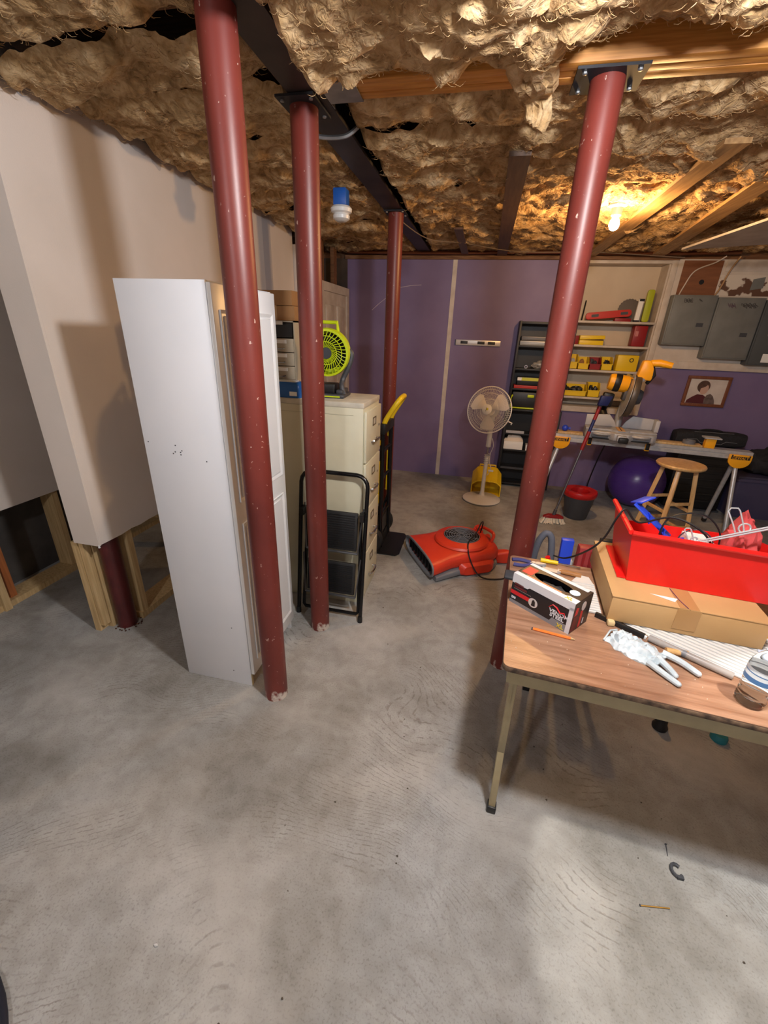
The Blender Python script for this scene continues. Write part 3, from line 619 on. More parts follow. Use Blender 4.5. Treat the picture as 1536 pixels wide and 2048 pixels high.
for (z0, z1) in ((.46, .70), (.17, .38)):
    mb = MB(); mb.box((-.155, -.0, z0), (.155, .02, z1), LM); tr = mb.build('tread', BLACK_RIB, ss, bevel=.006)
    mb = MB(); n = 15
    for i in range(n): zz = z0+.02+(z1-z0-.04)*i/(n-1); mb.box((-.14, -.004, zz-.0025), (.14, .0, zz+.0025), LM)
    mb.build('tread_ribs', BLACK, tr)
    MB().tube([lp(-.165, z0-.012, .0), lp(.165, z0-.012, .0)], .008, 8).build('tread_bar', mat('grey_steel_tube', (120, 122, 126), .35, .8), tr, smooth=True)
    for s in (-1, 1): MB().tube([lp(s*.165, z0-.012, 0), lp(s*.185, z1+.03, .012)], .005, 6).build('link_arm', mat('grey_steel_tube', (120, 122, 126), .35, .8), tr, smooth=True)
for s in (-1, 1): BX('hinge_plate', (s*.187-.012, .07, .655), (s*.187+.012, .13, .70), BLACK, ss)

# ------------------------------------------------------------------ hand truck
ht = thing('hand_truck', 'black hand truck with a curved yellow handle behind the filing cabinet', 'hand truck', (-.665, 3.03, 0))
for yy in (0, .30):
    MB().tube([(0, yy, .04), (-.004, yy, .5), (-.008, yy, 1.05)], .018, 10).build('rail', BLACK_TUBE, ht, smooth=True)
for z in (.30, .62, .84): MB().tube([(-.004, 0, z), (-.012, .15, z), (-.004, .30, z)], .012, 8).build('crossbar', BLACK_TUBE, ht, smooth=True)
BX('back_plate', (-.02, .02, .12), (-.008, .28, .26), BLACK, ht); BX('top_plate', (-.028, -.02, .985), (.015, .32, 1.06), BLACK, ht, bevel=.004)
mb = MB(); mb.prism([(0, -.06), (.145, -.06), (.17, -.02), (.17, .32), (.145, .36), (0, .36)], .008, Matrix.Translation((0, 0, .004))); mb.build('toe_plate', BLACK, ht)
BX('toe_upright', (-.01, -.06, .004), (-.002, .36, .10), BLACK, ht)
hp = smoothpath([(-.01, .03, 1.03), (.01, .03, 1.09), (.07, .035, 1.19), (.10, .06, 1.235), (.105, .15, 1.245), (.10, .24, 1.235), (.07, .265, 1.19), (.01, .27, 1.09), (-.01, .27, 1.03)], 5)
MB().tube(hp, .019, 10).build('handle', YEL, ht, smooth=True)
for yy in (-.02, .32):
    BX('fender_bar', (-.036, yy-.014, .43), (-.018, yy+.014, .78), YEL, ht, bevel=.006); BX('clip', (-.036, yy-.014, .90), (-.018, yy+.014, .94), YEL, ht, bevel=.004)
MB().cyl((-.09, -.06, .125), (-.09, .36, .125), .012).build('axle', BLACK_TUBE, ht)
for yy in (-.075, .335):
    wv = MB(); wv.lathe([(.03, 0), (.075, .0), (.08, -.006), (.11, -.008), (.124, .01), (.124, .03), (.11, .048), (.08, .046), (.075, .04), (.03, .04)], 28, frame((-.09, yy, .125), (0, 1, 0))); wv.build('wheel', BLACK_RIB, ht, smooth=True)
for s in (.0, .3): MB().tube([(-.004, s, .42), (-.09, s, .14)], .011, 8).build('axle_brace', BLACK_TUBE, ht, smooth=True)

# ------------------------------------------------------------------ air mover on the floor
am = thing('air_mover', 'orange red low profile air mover blower with grey base', 'blower', (-.035, 3.05, 0), math.atan2(-.51, -.86)+0)
# local +X points out of the mouth
def sect(x, w, z0, z1, p=3.2, n=32):
    out = []
    for i in range(n):
        a = 2*PI*i/n; c, s = math.cos(a), math.sin(a)
        out.append((x, w/2*abs(c)**(2/p)*(1 if c >= 0 else -1), (z0+z1)/2+(z1-z0)/2*abs(s)**(2/p)*(1 if s >= 0 else -1)))
    return out
mb = MB(); mb.loft([sect(-.30, .20, .055, .15), sect(-.27, .34, .05, .18), sect(-.20, .44, .045, .195), sect(-.05, .48, .045, .20), sect(.06, .47, .045, .20), sect(.16, .47, .04, .185), sect(.26, .52, .03, .17), sect(.325, .55, .024, .165)], None, False)
sh = mb.build('shell', REDORANGE, am, smooth=True)
mb = MB(); mb.loft([sect(.326, .56, .016, .17), sect(.336, .56, .016, .17), sect(.336, .53, .03, .156), sect(.31, .52, .034, .152)], None, False); mb.build('outlet_rim', MGREY, am, smooth=True)
mb = MB(); mb.add(sect(.30, .52, .034, .155), [tuple(range(32))]); mb.build('outlet_interior', BLACK, am)
for i in range(9): yy = -.22+.055*i; BX('outlet_slat', (.302, yy-.002, .042), (.318, yy+.002, .146), BLACK, am)
mb = MB(); mb.loft([sect(-.26, .38, .0, .07, 5), sect(-.2, .47, .0, .075, 5), sect(.1, .49, .0, .075, 5), sect(.30, .55, .0, .05, 5)]); mb.build('base', MGREY, am, smooth=True)
mb = MB(); mb.lathe([(.215, .19), (.205, .205), (.15, .222), (.145, .224), (.14, .215)], 40, xf((-.03, 0, 0)), False); mb.build('intake_dome', REDORANGE, sh, smooth=True)
MB().lathe([(.142, .212), (.0, .212)], 40, xf((-.03, 0, 0)), False).build('intake_dark', BLACK, am)
mb = MB()
for r in (.02, .04, .06, .08, .10, .12, .138): mb.tube([(-.03+r*math.cos(2*PI*i/36), r*math.sin(2*PI*i/36), .224) for i in range(36)], .003, 5, True)
for k in range(8): a = PI*k/4; mb.tube([(-.03+.015*math.cos(a), .015*math.sin(a), .222), (-.03+.14*math.cos(a), .14*math.sin(a), .222)], .003, 5)
mb.build('intake_grille', MGREY, am, smooth=True)
for s in (-1, 1):
    mb = MB(); mb.loft([[(-.28, s*.10+x, .05+z) for x, z in rrect(.09, .09, .02)], [(-.36, s*.14+x, .06+z) for x, z in rrect(.07, .11, .02)], [(-.385, s*.15+x, .065+z) for x, z in rrect(.06, .10, .02)]]); mb.build('rear_foot', REDORANGE, am, smooth=True)
    mb = MB(); mb.loft([[(-.05+x, s*.235, .06+z) for x, z in rrect(.30, .10, .03)], [(-.05+x, s*.265, .055+z) for x, z in rrect(.24, .07, .03)]]); mb.build('side_rib', REDORANGE, am, smooth=True)
mb = MB(); mb.lathe([(.035, .18), (.035, .21), (.026, .22), (.026, .245), (.0, .247)], 16, xf((-.22, -.06, 0)), False); mb.build('speed_knob', REDORANGE, am, smooth=True)
MB().tube(smoothpath([(-.20, -.10, .19), (-.23, -.10, .235), (-.27, .0, .24), (-.27, .08, .235), (-.24, .10, .18)], 4), .013, 8).build('handle', REDORANGE, am, smooth=True)
aw = am.rotation_euler.z
MB().tube(smoothpath([(-.215, -.03, .20), (-.21, -.0, .31), (-.16, .05, .335), (-.10, .09, .27), (.0, .16, .235), (.02, .25, .14), (-.05, .31, .02), (-.2, .36, .008), (-.36, .33, .008), (-.5, .36, .008)], 6), .0055, 6).build('power_cord', BLACK, am, smooth=True)
MB().tube(smoothpath([(-.37, .2, .03), (-.42, .2, .008), (-.52, .26, .008), (-.66, .22, .008)], 5), .005, 6).build('power_cord', BLACK, am, smooth=True)
MB().tube([(.25, -.27, .03), (.27, -.31, .05), (.31, -.30, .05), (.31, -.26, .03)], .004, 6).build('wire_stand', STEELWIRE, am, smooth=True)
# ================================================================== back of the room
pf = thing('pedestal_fan', 'white pedestal fan with round wire cage and round base', 'fan', (.15, 4.50, 0))
MB().lathe([(.205, .012), (.205, .02), (.19, .03), (.06, .045), (.03, .06), (.024, .09)], 40).build('base', WHITEP, pf, smooth=True)
for k in range(4): MB().lathe([(.012, 0), (.012, .013)], 10, xf((.17*math.cos(PI/4+k*PI/2), .17*math.sin(PI/4+k*PI/2), 0))).build('rubber_foot', BLACK, pf)
MB().lathe([(.021, .06), (.021, .46), (.025, .465), (.025, .50), (.013, .505)], 18).build('lower_pole', WHITEP, pf, smooth=True)
MB().cyl((0, 0, .50), (0, 0, .68), .011, None, 14).build('inner_pole', CHROME, pf, smooth=True)
MB().lathe([(.018, .60), (.026, .605), (.026, .70), (.022, .80), (.03, .86), (.026, .96)], 18).build('control_column', WHITEP, pf, smooth=True)
hd = V(-.045, -.14, 1.005); ax = V(-.42, -1, .22).normalized(); FM = frame(hd, ax, (1, 0, 0)); R0 = .225
mb = MB(); mb.lathe([(.0, -.17), (.05, -.165), (.062, -.12), (.06, -.06), (.05, -.04), (.0, -.04)], 24, FM, False); mb.build('motor_housing', WHITEP, pf, smooth=True)
MB().tube([V(0, 0, .95), V(0, -.005, .99), FM @ V(0, 0, -.11)], .022, 10).build('neck', WHITEP, pf, smooth=True)
def cage(zs):
    m_ = MB(); n = 72
    for k in range(n):
        a = 2*PI*k/n; pts = []
        for q in range(6):
            t_ = q/5; r = .045+(R0-.045)*t_; pts.append(FM @ V(r*math.cos(a+.25*t_), r*math.sin(a+.25*t_), zs*(.055*(1-t_**2.4))))
        m_.tube(pts, .0011, 4)
    for r in (.11, .165, .20): t_ = (r-.045)/(R0-.045); m_.tube([FM @ V(r*math.cos(2*PI*i/48), r*math.sin(2*PI*i/48), zs*(.055*(1-t_**2.4))) for i in range(48)], .0016, 4, True)
    return m_
wire = mat('white_coated_wire', (218, 214, 208), .4)
cage(1).build('front_cage', wire, pf); cage(-1).build('rear_cage', wire, pf)
MB().tube([FM @ V(R0*math.cos(2*PI*i/64), R0*math.sin(2*PI*i/64), 0) for i in range(64)], .006, 8, True).build('cage_rim', WHITEP, pf, smooth=True)
bad = mb = MB(); mb.lathe([(.0, .068), (.04, .066), (.05, .060), (.05, .055), (0, .055)], 28, FM, False); hb = mb.build('hub_badge', WHITEP, pf, smooth=True)
MB().ball((.008, .004, .068), .012, (1, 1, .15), 12, FM).build('badge_mark', mat('badge_yellow_green', (200, 190, 40), .5), hb)
MB().tube([FM @ V(-.006, -.018, .0695), FM @ V(-.002, .0, .07), FM @ V(.002, .02, .0695)], .0022, 5).build('badge_stem', mat('badge_dark_green', (70, 80, 40), .5), hb)
blm = mat('frosted_fan_blade', (222, 214, 206), .4)
for k in range(3):
    a = 2*PI*k/3+.5; vs = []
    for i in range(7):
        r = .03+.165*i/6
        for j in range(5):
            da = (-.5+1.05*j/4)*(.55+.45*math.sin(min(1, i/4)*PI/2))*(1-.25*(i == 6)*abs(j-2)/2); vs.append(FM @ V(r*math.cos(a+da), r*math.sin(a+da), -.02+.035*(j/4)))
    MB().add(vs, [(i*5+j, i*5+j+1, i*5+j+6, i*5+j+5) for i in range(6) for j in range(4)]).build('blade', blm, pf, smooth=True)
MB().tube([V(.027*math.cos(.55*i), .027*math.sin(.55*i), .42+.0018*i) for i in range(60)], .004, 6).build('wound_cord', WHITEP, pf, smooth=True)
MB().tube(smoothpath([(.03, -.02, .70), (.05, -.03, .62), (.03, -.04, .54), (.035, -.03, .44), (.055, -.04, .38), (.03, -.03, .30)], 6), .0035, 6).build('loose_cord', WHITEP, pf, smooth=True)
BX('plug', (.03, -.05, .345), (.085, -.03, .365), WHITEP, pf, bevel=.004); MB().tube([FM @ V(.21, -.10, 0), FM @ V(.245, -.115, -.01), FM @ V(.235, -.13, -.01)], .006, 6).build('cage_clip', WHITEP, pf, smooth=True)

dp = thing('dustpan', 'yellow upright dustpan on the floor behind the white fan', 'dustpan', (.19, 4.82, 0))
w, d, h = .165, .15, .27
outer = [(-w, 0), (-w, h*.72), (-w+.05, h*.95), (-w+.09, h), (w-.09, h), (w-.05, h*.95), (w, h*.72), (w, 0)]
mb = MB(); n = len(outer); inn = [(x*.95, max(.006, z*.965)) for x, z in outer]
vs = [(x, -d, z*.62) for x, z in outer]+[(x, d*.6, z) for x, z in outer]+[(x, -d, max(.006, z*.6)) for x, z in inn]+[(x, d*.6-.008, z) for x, z in inn]
mb.add(vs, [(i, i+1, n+i+1, n+i) for i in range(n-1)]+[(2*n+i, 3*n+i, 3*n+i+1, 2*n+i+1) for i in range(n-1)]+[tuple(n+i for i in range(n)), tuple(3*n+i for i in range(n))[::-1]]+[(i, 2*n+i, 2*n+i+1, i+1) for i in range(n-1)])
mb.box((-w, -d-.02, 0), (w, d*.6, .005)); mb.build('pan', YEL, dp)
MB().tube([(-.09, .09, h), (-.09, .085, h+.02), (.09, .085, h+.02), (.09, .09, h)], .01, 8).build('handle_bracket', YEL, dp, smooth=True)

# ------------------------------------------------------------------ black shelf unit
bsx0, bsx1, bsy = .325, .90, 5.06
bs = thing('bookcase', 'tall narrow black bookcase against the purple wall', 'bookcase', (bsx0, bsy, 0)); w = bsx1-bsx0; dpt = YB-bsy-.006
BKS = mat('black_shelf_laminate', (19, 19, 22), .5, col2=(26, 25, 28), vs=7)
for x in (0, w-.02): BX('side_panel', (x, 0, .925), (x+.02, dpt, 1.84), BKS, bs, bevel=.001)
for x in (-.012, w-.012): BX('side_panel', (x, -.01, 0), (x+.024, dpt, .925), BKS, bs, bevel=.001)
BX('back_panel', (.0, dpt-.006, 0.02), (w, dpt, 1.84), BKS, bs)
SZ = (1.83, 1.60, 1.365, 1.155, .925, .46, .24, .05)
for z in SZ: BX('shelf', (.02, .0, z-.02), (w-.02, dpt-.006, z), BKS, bs, bevel=.001)
BX('shelf', (.012, -.005, .635), (w-.012, dpt-.006, .655), BKS, bs, bevel=.001)
BX('label_strip', (.02, -.012, .655), (.22, -.006, .685), LGREY, bs); BX('label_strip', (.015, -.008, .225), (.30, -.002, .25), DGREY, bs)
def rest(name, label, cat, lo, hi, m, bevel=.003, group=None, extra=None):
    cx, cy = (lo[0]+hi[0])/2, (lo[1]+hi[1])/2
    t = thing(name, label, cat, (cx, cy, lo[2]), 0, group)
    b = BX('body', (lo[0]-cx, lo[1]-cy, 0), (hi[0]-cx, hi[1]-cy, hi[2]-lo[2]), m, t, bevel=bevel)
    if extra: extra(t, hi[0]-lo[0], hi[1]-lo[1], hi[2]-lo[2])
    return t
def lidline(m):
    def f(t, w, d, h): BX('lid_edge', (-w/2-.002, -d/2-.002, h*.62), (w/2+.002, d/2, h*.72), m, t)
    return f
x0 = bsx0+.03
rest('flat_case', 'flat silver grey case lower of two on the top bookcase shelf', 'case', (x0, 5.09, 1.60), (x0+.50, 5.23, 1.645), mat('dull_silver', (150, 148, 144), .4, .4), extra=lidline(MGREY))
rest('flat_case', 'flat dark grey case lying on the silver one in the bookcase', 'case', (x0+.01, 5.10, 1.647), (x0+.48, 5.23, 1.69), mat('dark_pewter_case', (96, 92, 90), .45, .3), extra=lidline(DGREY))
# clear bag of hardware
hbg = thing('hardware_bag', 'crumpled clear plastic bag of hardware on the bookcase shelf', 'bag', (x0+.27, 5.13, 1.365))
mb = MB(); n = 18
def lump(mb, cx, cy, cz, rx, ry, rz, seed, n=18, amp=.35):
    vs = []; 
    for j in range(n//2+1):
        th = -PI/2+PI*j/(n//2)
        for i in range(n):
            a = 2*PI*i/n; dn = Vector((math.cos(th)*math.cos(a), math.cos(th)*math.sin(a), math.sin(th))); k = 1+amp*noise.noise(dn*2.2+Vector((seed, seed*2, 0)))+amp*.5*noise.noise(dn*5+Vector((seed, 0, seed)))
            vs.append((cx+rx*k*dn.x, cy+ry*k*dn.y, max(0, cz+rz*k*dn.z)))
    mb.add(vs, [(j*n+i, j*n+(i+1) % n, (j+1)*n+(i+1) % n, (j+1)*n+i) for j in range(n//2) for i in range(n)]); return mb
lump(mb, 0, 0, .04, .10, .05, .045, 3.3); mb.build('bag_film', mat('cloudy_plastic', (170, 168, 164), .25, col2=(90, 88, 86), vs=30), hbg, smooth=True)
MB().lathe([(.018, 0), (.018, .012), (.01, .012), (.01, 0)], 16, xf((-.17, -.03, .018), rx=PI/2), False).build('washer', CHROME, hbg)
rest('flat_case', 'flat red plastic case on the middle bookcase shelf', 'case', (x0+.003, 5.08, 1.155), (x0+.40, 5.22, 1.185), REDCASE, extra=lidline(REDD))
lb = rest('label_box', 'black box with yellow green label on the flat red case', 'box', (x0+.03, 5.085, 1.187), (x0+.32, 5.2, 1.275), BLACK)
BX('label', (-.12, -.0595, .05), (.13, -.0578, .082), mat('yellow_green_print', (196, 200, 70), .6), lb); BX('label', (-.145, -.0597, .05), (-.10, -.0579, .082), PAPER, lb)
tb = rest('tool_case', 'black tool case with lime green bumpers in the bookcase', 'tool case', (x0, 5.085, .925), (x0+.40, 5.22, 1.115), BLACK, .012)
mb = MB(); P_ = [(-.195, .155), (-.21, .12), (-.21, .03), (-.19, .015), (.19, .015), (.21, .03), (.21, .12), (.195, .155)]
mb.tube([(x, -.078, z) for x, z in P_], .009, 8); mb.build('bumper', LIME, tb, smooth=True); BX('latch', (-.035, -.085, .135), (.035, -.074, .165), LIME, tb, bevel=.004); MB().tube([(-.08, -.03, .19), (-.07, -.03, .21), (.07, -.03, .21), (.08, -.03, .19)], .008, 8).build('carry_handle', BLACK, tb, smooth=True)
oc = thing('spring_clamp', 'amber and white bottle shaped clamp on the lower bookcase shelf', 'clamp', (x0+.285, 5.05, .657))
BX('body', (-.03, -.01, .0), (.03, .03, .10), YEL_OR, oc, bevel=.006); BX('window', (-.012, -.013, .035), (.014, -.009, .075), BLACK, oc, bevel=.003); BX('neck', (-.022, -.005, .10), (.022, .025, .135), LGREY, oc, bevel=.004); MB().cyl((0, .01, .135), (0, .01, .175), .014, .009, 12).build('nozzle', ALU, oc, smooth=True)
wcard = rest('white_carton', 'small white carton beneath the amber clamp in the bookcase', 'carton', (x0+.235, 5.05, .462), (x0+.36, 5.15, .53), WHITEP)
tz = rest('tissue_box', 'white tissue box with a tissue pulled out on the bookcase', 'tissue box', (x0-.014, 5.06, .462), (x0+.20, 5.17, .555), PAPER)
mb = MB(); lump(mb, .0, .0, .0, .09, .03, .085, 8.8, 16, .6); o = mb.build('tissue', mat('soft_tissue', (226, 212, 196), .9), tz, smooth=True); o.location.z = .088

# ------------------------------------------------------------------ level on the wall
lv = thing('spirit_level', 'silver spirit level with three black windows hung on the purple wall', 'level', (-.093, YB-.02, 1.572))
LW = .248
BX('rail', (-LW, 0, 0), (LW, .018, .058), mat('level_silver', (206, 204, 206), .35, .4), lv, bevel=.002)
for x in (-.155, .035, .15): BX('vial_window', (x-.04, -.003, .016), (x+.04, .002, .046), BLACK, lv, bevel=.008)
BX('end_cap', (-LW-.006, -.001, -.001), (-LW, .019, .059), BLACK, lv)

# ------------------------------------------------------------------ shelf contents in the niche
YN = YB+.02
def on_shelf(px0, px1, py): return onY(px0, py, YN).x, onY(px1, py, YN).x
T = thing('level_case', 'long red torpedo level case lying tilted on the top niche shelf', 'level', (1.22, YN+.02, SHZ[0]))
mb = MB(); mb.prism(rrect(.44, .068, .03), .035, face_xz((0, .02, .064)) @ Matrix.Rotation(math.radians(6), 4, 'Z')); mb.build('body', REDCASE, T, bevel=.003)
for x, z in ((-.13, .05), (.15, .08)): mb = MB(); mb.prism(rrect(.07, .026, .006), .004, face_xz((x, -.015, z)) @ Matrix.Rotation(math.radians(6), 4, 'Z')); mb.build('window', DGREY, T)
rest('small_case', 'small crimson box under the raised end of the red level case', 'box', (1.30, YN+.03, SHZ[0]), (1.455, YN+.10, SHZ[0]+.034), REDD)
gs = thing('speed_square', 'lime green flat tool leaning at the end of the top niche shelf', 'tool', (1.60, YN+.03, SHZ[0]+.003))
tilt = math.radians(14)
MB().prism(rrect(.065, .30, .02, 4, 0, .15), .03, face_xz((-.02, .0, 0)) @ Matrix.Rotation(-tilt*0, 4, 'Z')).build('body', mat('olive_lime', (168, 178, 30), .5), gs, bevel=.004)
wl_ = thing('blade_case', 'upright white blade case with black ends beside the lime tool', 'case', (1.50, YN+.03, SHZ[0]))
MB().prism([(-.022, 0), (.022, 0), (.028, .21), (-.016, .21)], .025, face_xz((0, 0, .003))).build('body', PAPER, wl_); BX('end_cap', (-.026, -.028, .0), (.026, .004, .018), BLACK, wl_); BX('end_cap', (-.012, -.028, .195), (.034, .004, .218), BLACK, wl_)
sd = thing('cutting_disc', 'grey circular saw disc leaning on the niche back wall', 'disc', (1.44, YN+.13, SHZ[0]))
mb = MB(); n = 48; mb.prism([((.115 if i % 2 else .108)*math.cos(2*PI*i/n), (.115 if i % 2 else .108)*math.sin(2*PI*i/n)) for i in range(n)], .003, xf((0, 0, .115), rx=PI/2-.12)); mb.build('disc', mat('blade_steel', (120, 112, 104), .4, .7), sd)
bk = thing('black_rod', 'thin black rod standing at the left of the top niche shelf', 'rod', (.97, YN+.03, SHZ[0])); MB().cyl((0, 0, .0), (.03, .12, .20), .007).build('shaft', BLACK, bk)
rest('small_case', 'small dark red box beside the flat yellow case', 'box', (.90, YN, SHZ[1]), (.975, YN+.1, SHZ[1]+.088), REDD)
yb_ = thing('flat_yellow_case', 'long yellow case with ajar lid on the second niche shelf', 'case', (1.105, YN+.05, SHZ[1]))
BX('tray', (-.12, -.05, 0), (.125, .05, .045), YEL, yb_, bevel=.004); MB().prism([(-.12, .048), (.135, .062), (.13, .098), (-.12, .092)], .1, face_xz((0, .05, 0))).build('lid', YEL, yb_, bevel=.004)
rc = rest('upright_red_case', 'tall dark red case standing at the right of the second shelf', 'case', (1.505, YN, SHZ[1]), (1.635, YN+.12, SHZ[1]+.205), REDD, .012); BX('label_mark', (-.05, -.0625, .10), (-.02, -.0605, .15), mat('faded_print', (190, 120, 120), .6), rc)
def bin_(label, x, z, w, d, h, m, fill=None, seed=1):
    t = thing('parts_bin', label, 'bin', (x, YN-.01, z), 0, 'open fronted parts bins in the wall niche')
    fh = h*.5; mb = MB()
    for (lo, hi) in (((-w/2, 0, 0), (w/2, d, .004)), ((-w/2, d-.004, 0), (w/2, d, h))): mb.box(lo, hi)
    for s in (-1, 1): mb.prism([(0, 0), (d, 0), (d, h), (d*.35, h), (0, fh)], .004, Matrix(((0, 0, 1, s*w/2-(.004 if s > 0 else 0)), (1, 0, 0, 0), (0, 1, 0, 0), (0, 0, 0, 1))))
    mb.box((-w/2, 0, 0), (w/2, .004, fh)); mb.box((-w/2-.003, -.004, fh-.008), (w/2+.003, .004, fh)); mb.build('shell', m, t, weld=False)
    if fill:
        for k in range(fill[0]):
            mb = MB(); lump(mb, random.uniform(-w*.3, w*.3), random.uniform(d*.25, d*.7), h*.45+random.uniform(-.01, .02), w*.12+.008, .02, h*.26, seed*7+k, 10, .7); mb.build('contents', fill[1], t, smooth=False)
    return t
dark = BLACK
bin_('yellow parts bin left end of the third niche shelf', .955, SHZ[2], .115, .15, .15, YEL, (2, LGREY), 1)
bin_('yellow parts bin of brown bits left of the red bin', 1.075, SHZ[2], .11, .15, .125, YEL, (2, CARD_D), 2)
bin_('dark red parts bin between two yellow bins', 1.195, SHZ[2], .115, .15, .125, REDD, (2, DGREY), 3)
bin_('yellow parts bin holding black tools right of the red bin', 1.315, SHZ[2], .112, .15, .135, YEL, (3, dark), 4)
yt = thing('yellow_tub', 'tall yellow tub with a black round label at the niche corner', 'tub', (1.50, YN+.06, SHZ[2])); BX('shell', (-.09, -.06, 0), (.12, .07, .165), YEL, yt, bevel=.008)
MB().lathe([(.022, 0), (.022, .003), (.014, .003), (.014, 0)], 20, xf((.05, -.0605, .115), rx=PI/2), False).build('round_label', BLACK, yt)
bin_('wide yellow parts bin heaped with black parts on the lowest shelf', .985, SHZ[3], .36, .15, .12, YEL, (7, dark), 5)
bin_('small yellow parts bin with black contents on the lowest shelf', 1.24, SHZ[3]+.0, .125, .15, .15, YEL, (3, dark), 6)

# ------------------------------------------------------------------ electrical panels
def epanel(label, x0, x1, z0, z1, m, extra=True):
    t = thing('breaker_panel', label, 'electrical panel', ((x0+x1)/2, YB-.115, z0), 0); w = (x1-x0)/2; h = z1-z0
    BX('box', (-w, 0, 0), (w, .10, h), m, t, bevel=.003)
    d = BX('door', (-w+.012, -.008, .012), (w-.012, .0, h-.012), m, t, bevel=.002)
    if extra: BX('latch', (w*.35, -.012, h*.38), (w*.35+.06, -.008, h*.38+.035), DGREY, d)
    return t, d, w, h
t, d, w, h = epanel('light grey breaker panel nearest the shelf niche', 1.745, 2.135, 1.66, 2.115, PANELGREY)
ink = mat('faded_marker_ink', (62, 60, 62), .7)
def scrawl(par, x, z, s, n, seed, m=ink):
    pts = []
    for i in range(n*6): a = i/6*2*PI; pts.append((x+s*.28*i/6+.3*s*math.cos(a+seed), -.0085, z+s*(.45+.25*math.sin(i*.37+seed))*math.sin(a)*.9))
    MB().tube(pts, .0022, 4).build('marker_scrawl', m, par)
scrawl(d, -.09, h-.05, .035, 7, .4); scrawl(d, .04, h-.048, .03, 2, 2.)
t, d, w, h = epanel('grey breaker panel in the middle of the three', 2.145, 2.545, 1.545, 2.10, PANELGREY); scrawl(d, -.11, h-.07, .04, 6, 1.4, mat('faded_purple_ink', (92, 70, 84), .7)); scrawl(d, .01, h-.07, .045, 10, 2.2)
t, d, w, h = epanel('dark grey breaker panel at the far right edge', 2.555, 2.93, 1.50, 2.085, PANELDARK, False); BX('sticker', (-.07, -.0095, .03), (.0, -.0082, .11), PAPER, d); BX('sticker', (-.09, -.0095, .27), (-.03, -.0082, .31), PANELGREY, d)

# ------------------------------------------------------------------ framed portrait
fp = thing('framed_photo', 'brown framed portrait photo hung on the purple wall', 'picture', (2.335, YB-.025, 1.06)); w, h = .205, .31
FW_ = wood('frame_wood', (104, 58, 36), (128, 76, 46), (10, 10, 1))
for (lo, hi) in (((-w, 0, 0), (w, .022, .03)), ((-w, 0, h-.03), (w, .022, h)), ((-w, 0, .03), (-w+.03, .022, h-.03)), ((w-.03, 0, .03), (w, .022, h-.03))): BX('frame_rail', lo, hi, FW_, fp, bevel=.004)
BX('photo_paper', (-w+.03, .01, .03), (w-.03, .02, h-.03), mat('photo_backdrop', (196, 186, 180), .4, col2=(214, 206, 200), vs=6), fp)
def flat(name, poly, y, m): MB().prism([(x-.0, z) for x, z in poly], .001, face_xz((0, y, 0))).build(name, m, fp)
def ell(cx, cz, rx, rz, n=22, a=0.): return [(cx+rx*math.cos(2*PI*i/n)*math.cos(a)-rz*math.sin(2*PI*i/n)*math.sin(a), cz+rx*math.cos(2*PI*i/n)*math.sin(a)+rz*math.sin(2*PI*i/n)*math.cos(a)) for i in range(n)]
flat('print_jacket', [(-.165, .031), (-.16, .06), (-.12, .095), (-.075, .125), (-.02, .12), (.02, .095), (.05, .06), (.06, .031)], .0098, mat('print_maroon', (84, 28, 36), .4))
flat('print_hair', ell(-.035, .205, .06, .062), .0097, mat('print_brown_hair', (72, 50, 42), .4, col2=(92, 66, 54), vs=50))
flat('print_face', ell(-.022, .175, .036, .052, 22, -.25), .0095, mat('print_skin', (196, 160, 144), .4))
flat('print_second_figure', [(.005, .031), (.0, .08), (.015, .12), (.045, .135), (.075, .115), (.10, .07), (.11, .031)], .0094, mat('print_grey_brown', (112, 96, 92), .4, col2=(84, 70, 66), vs=30))
flat('print_fringe', ell(-.045, .222, .05, .028, 18, .5), .0093, mat('print_brown_hair', (72, 50, 42)))

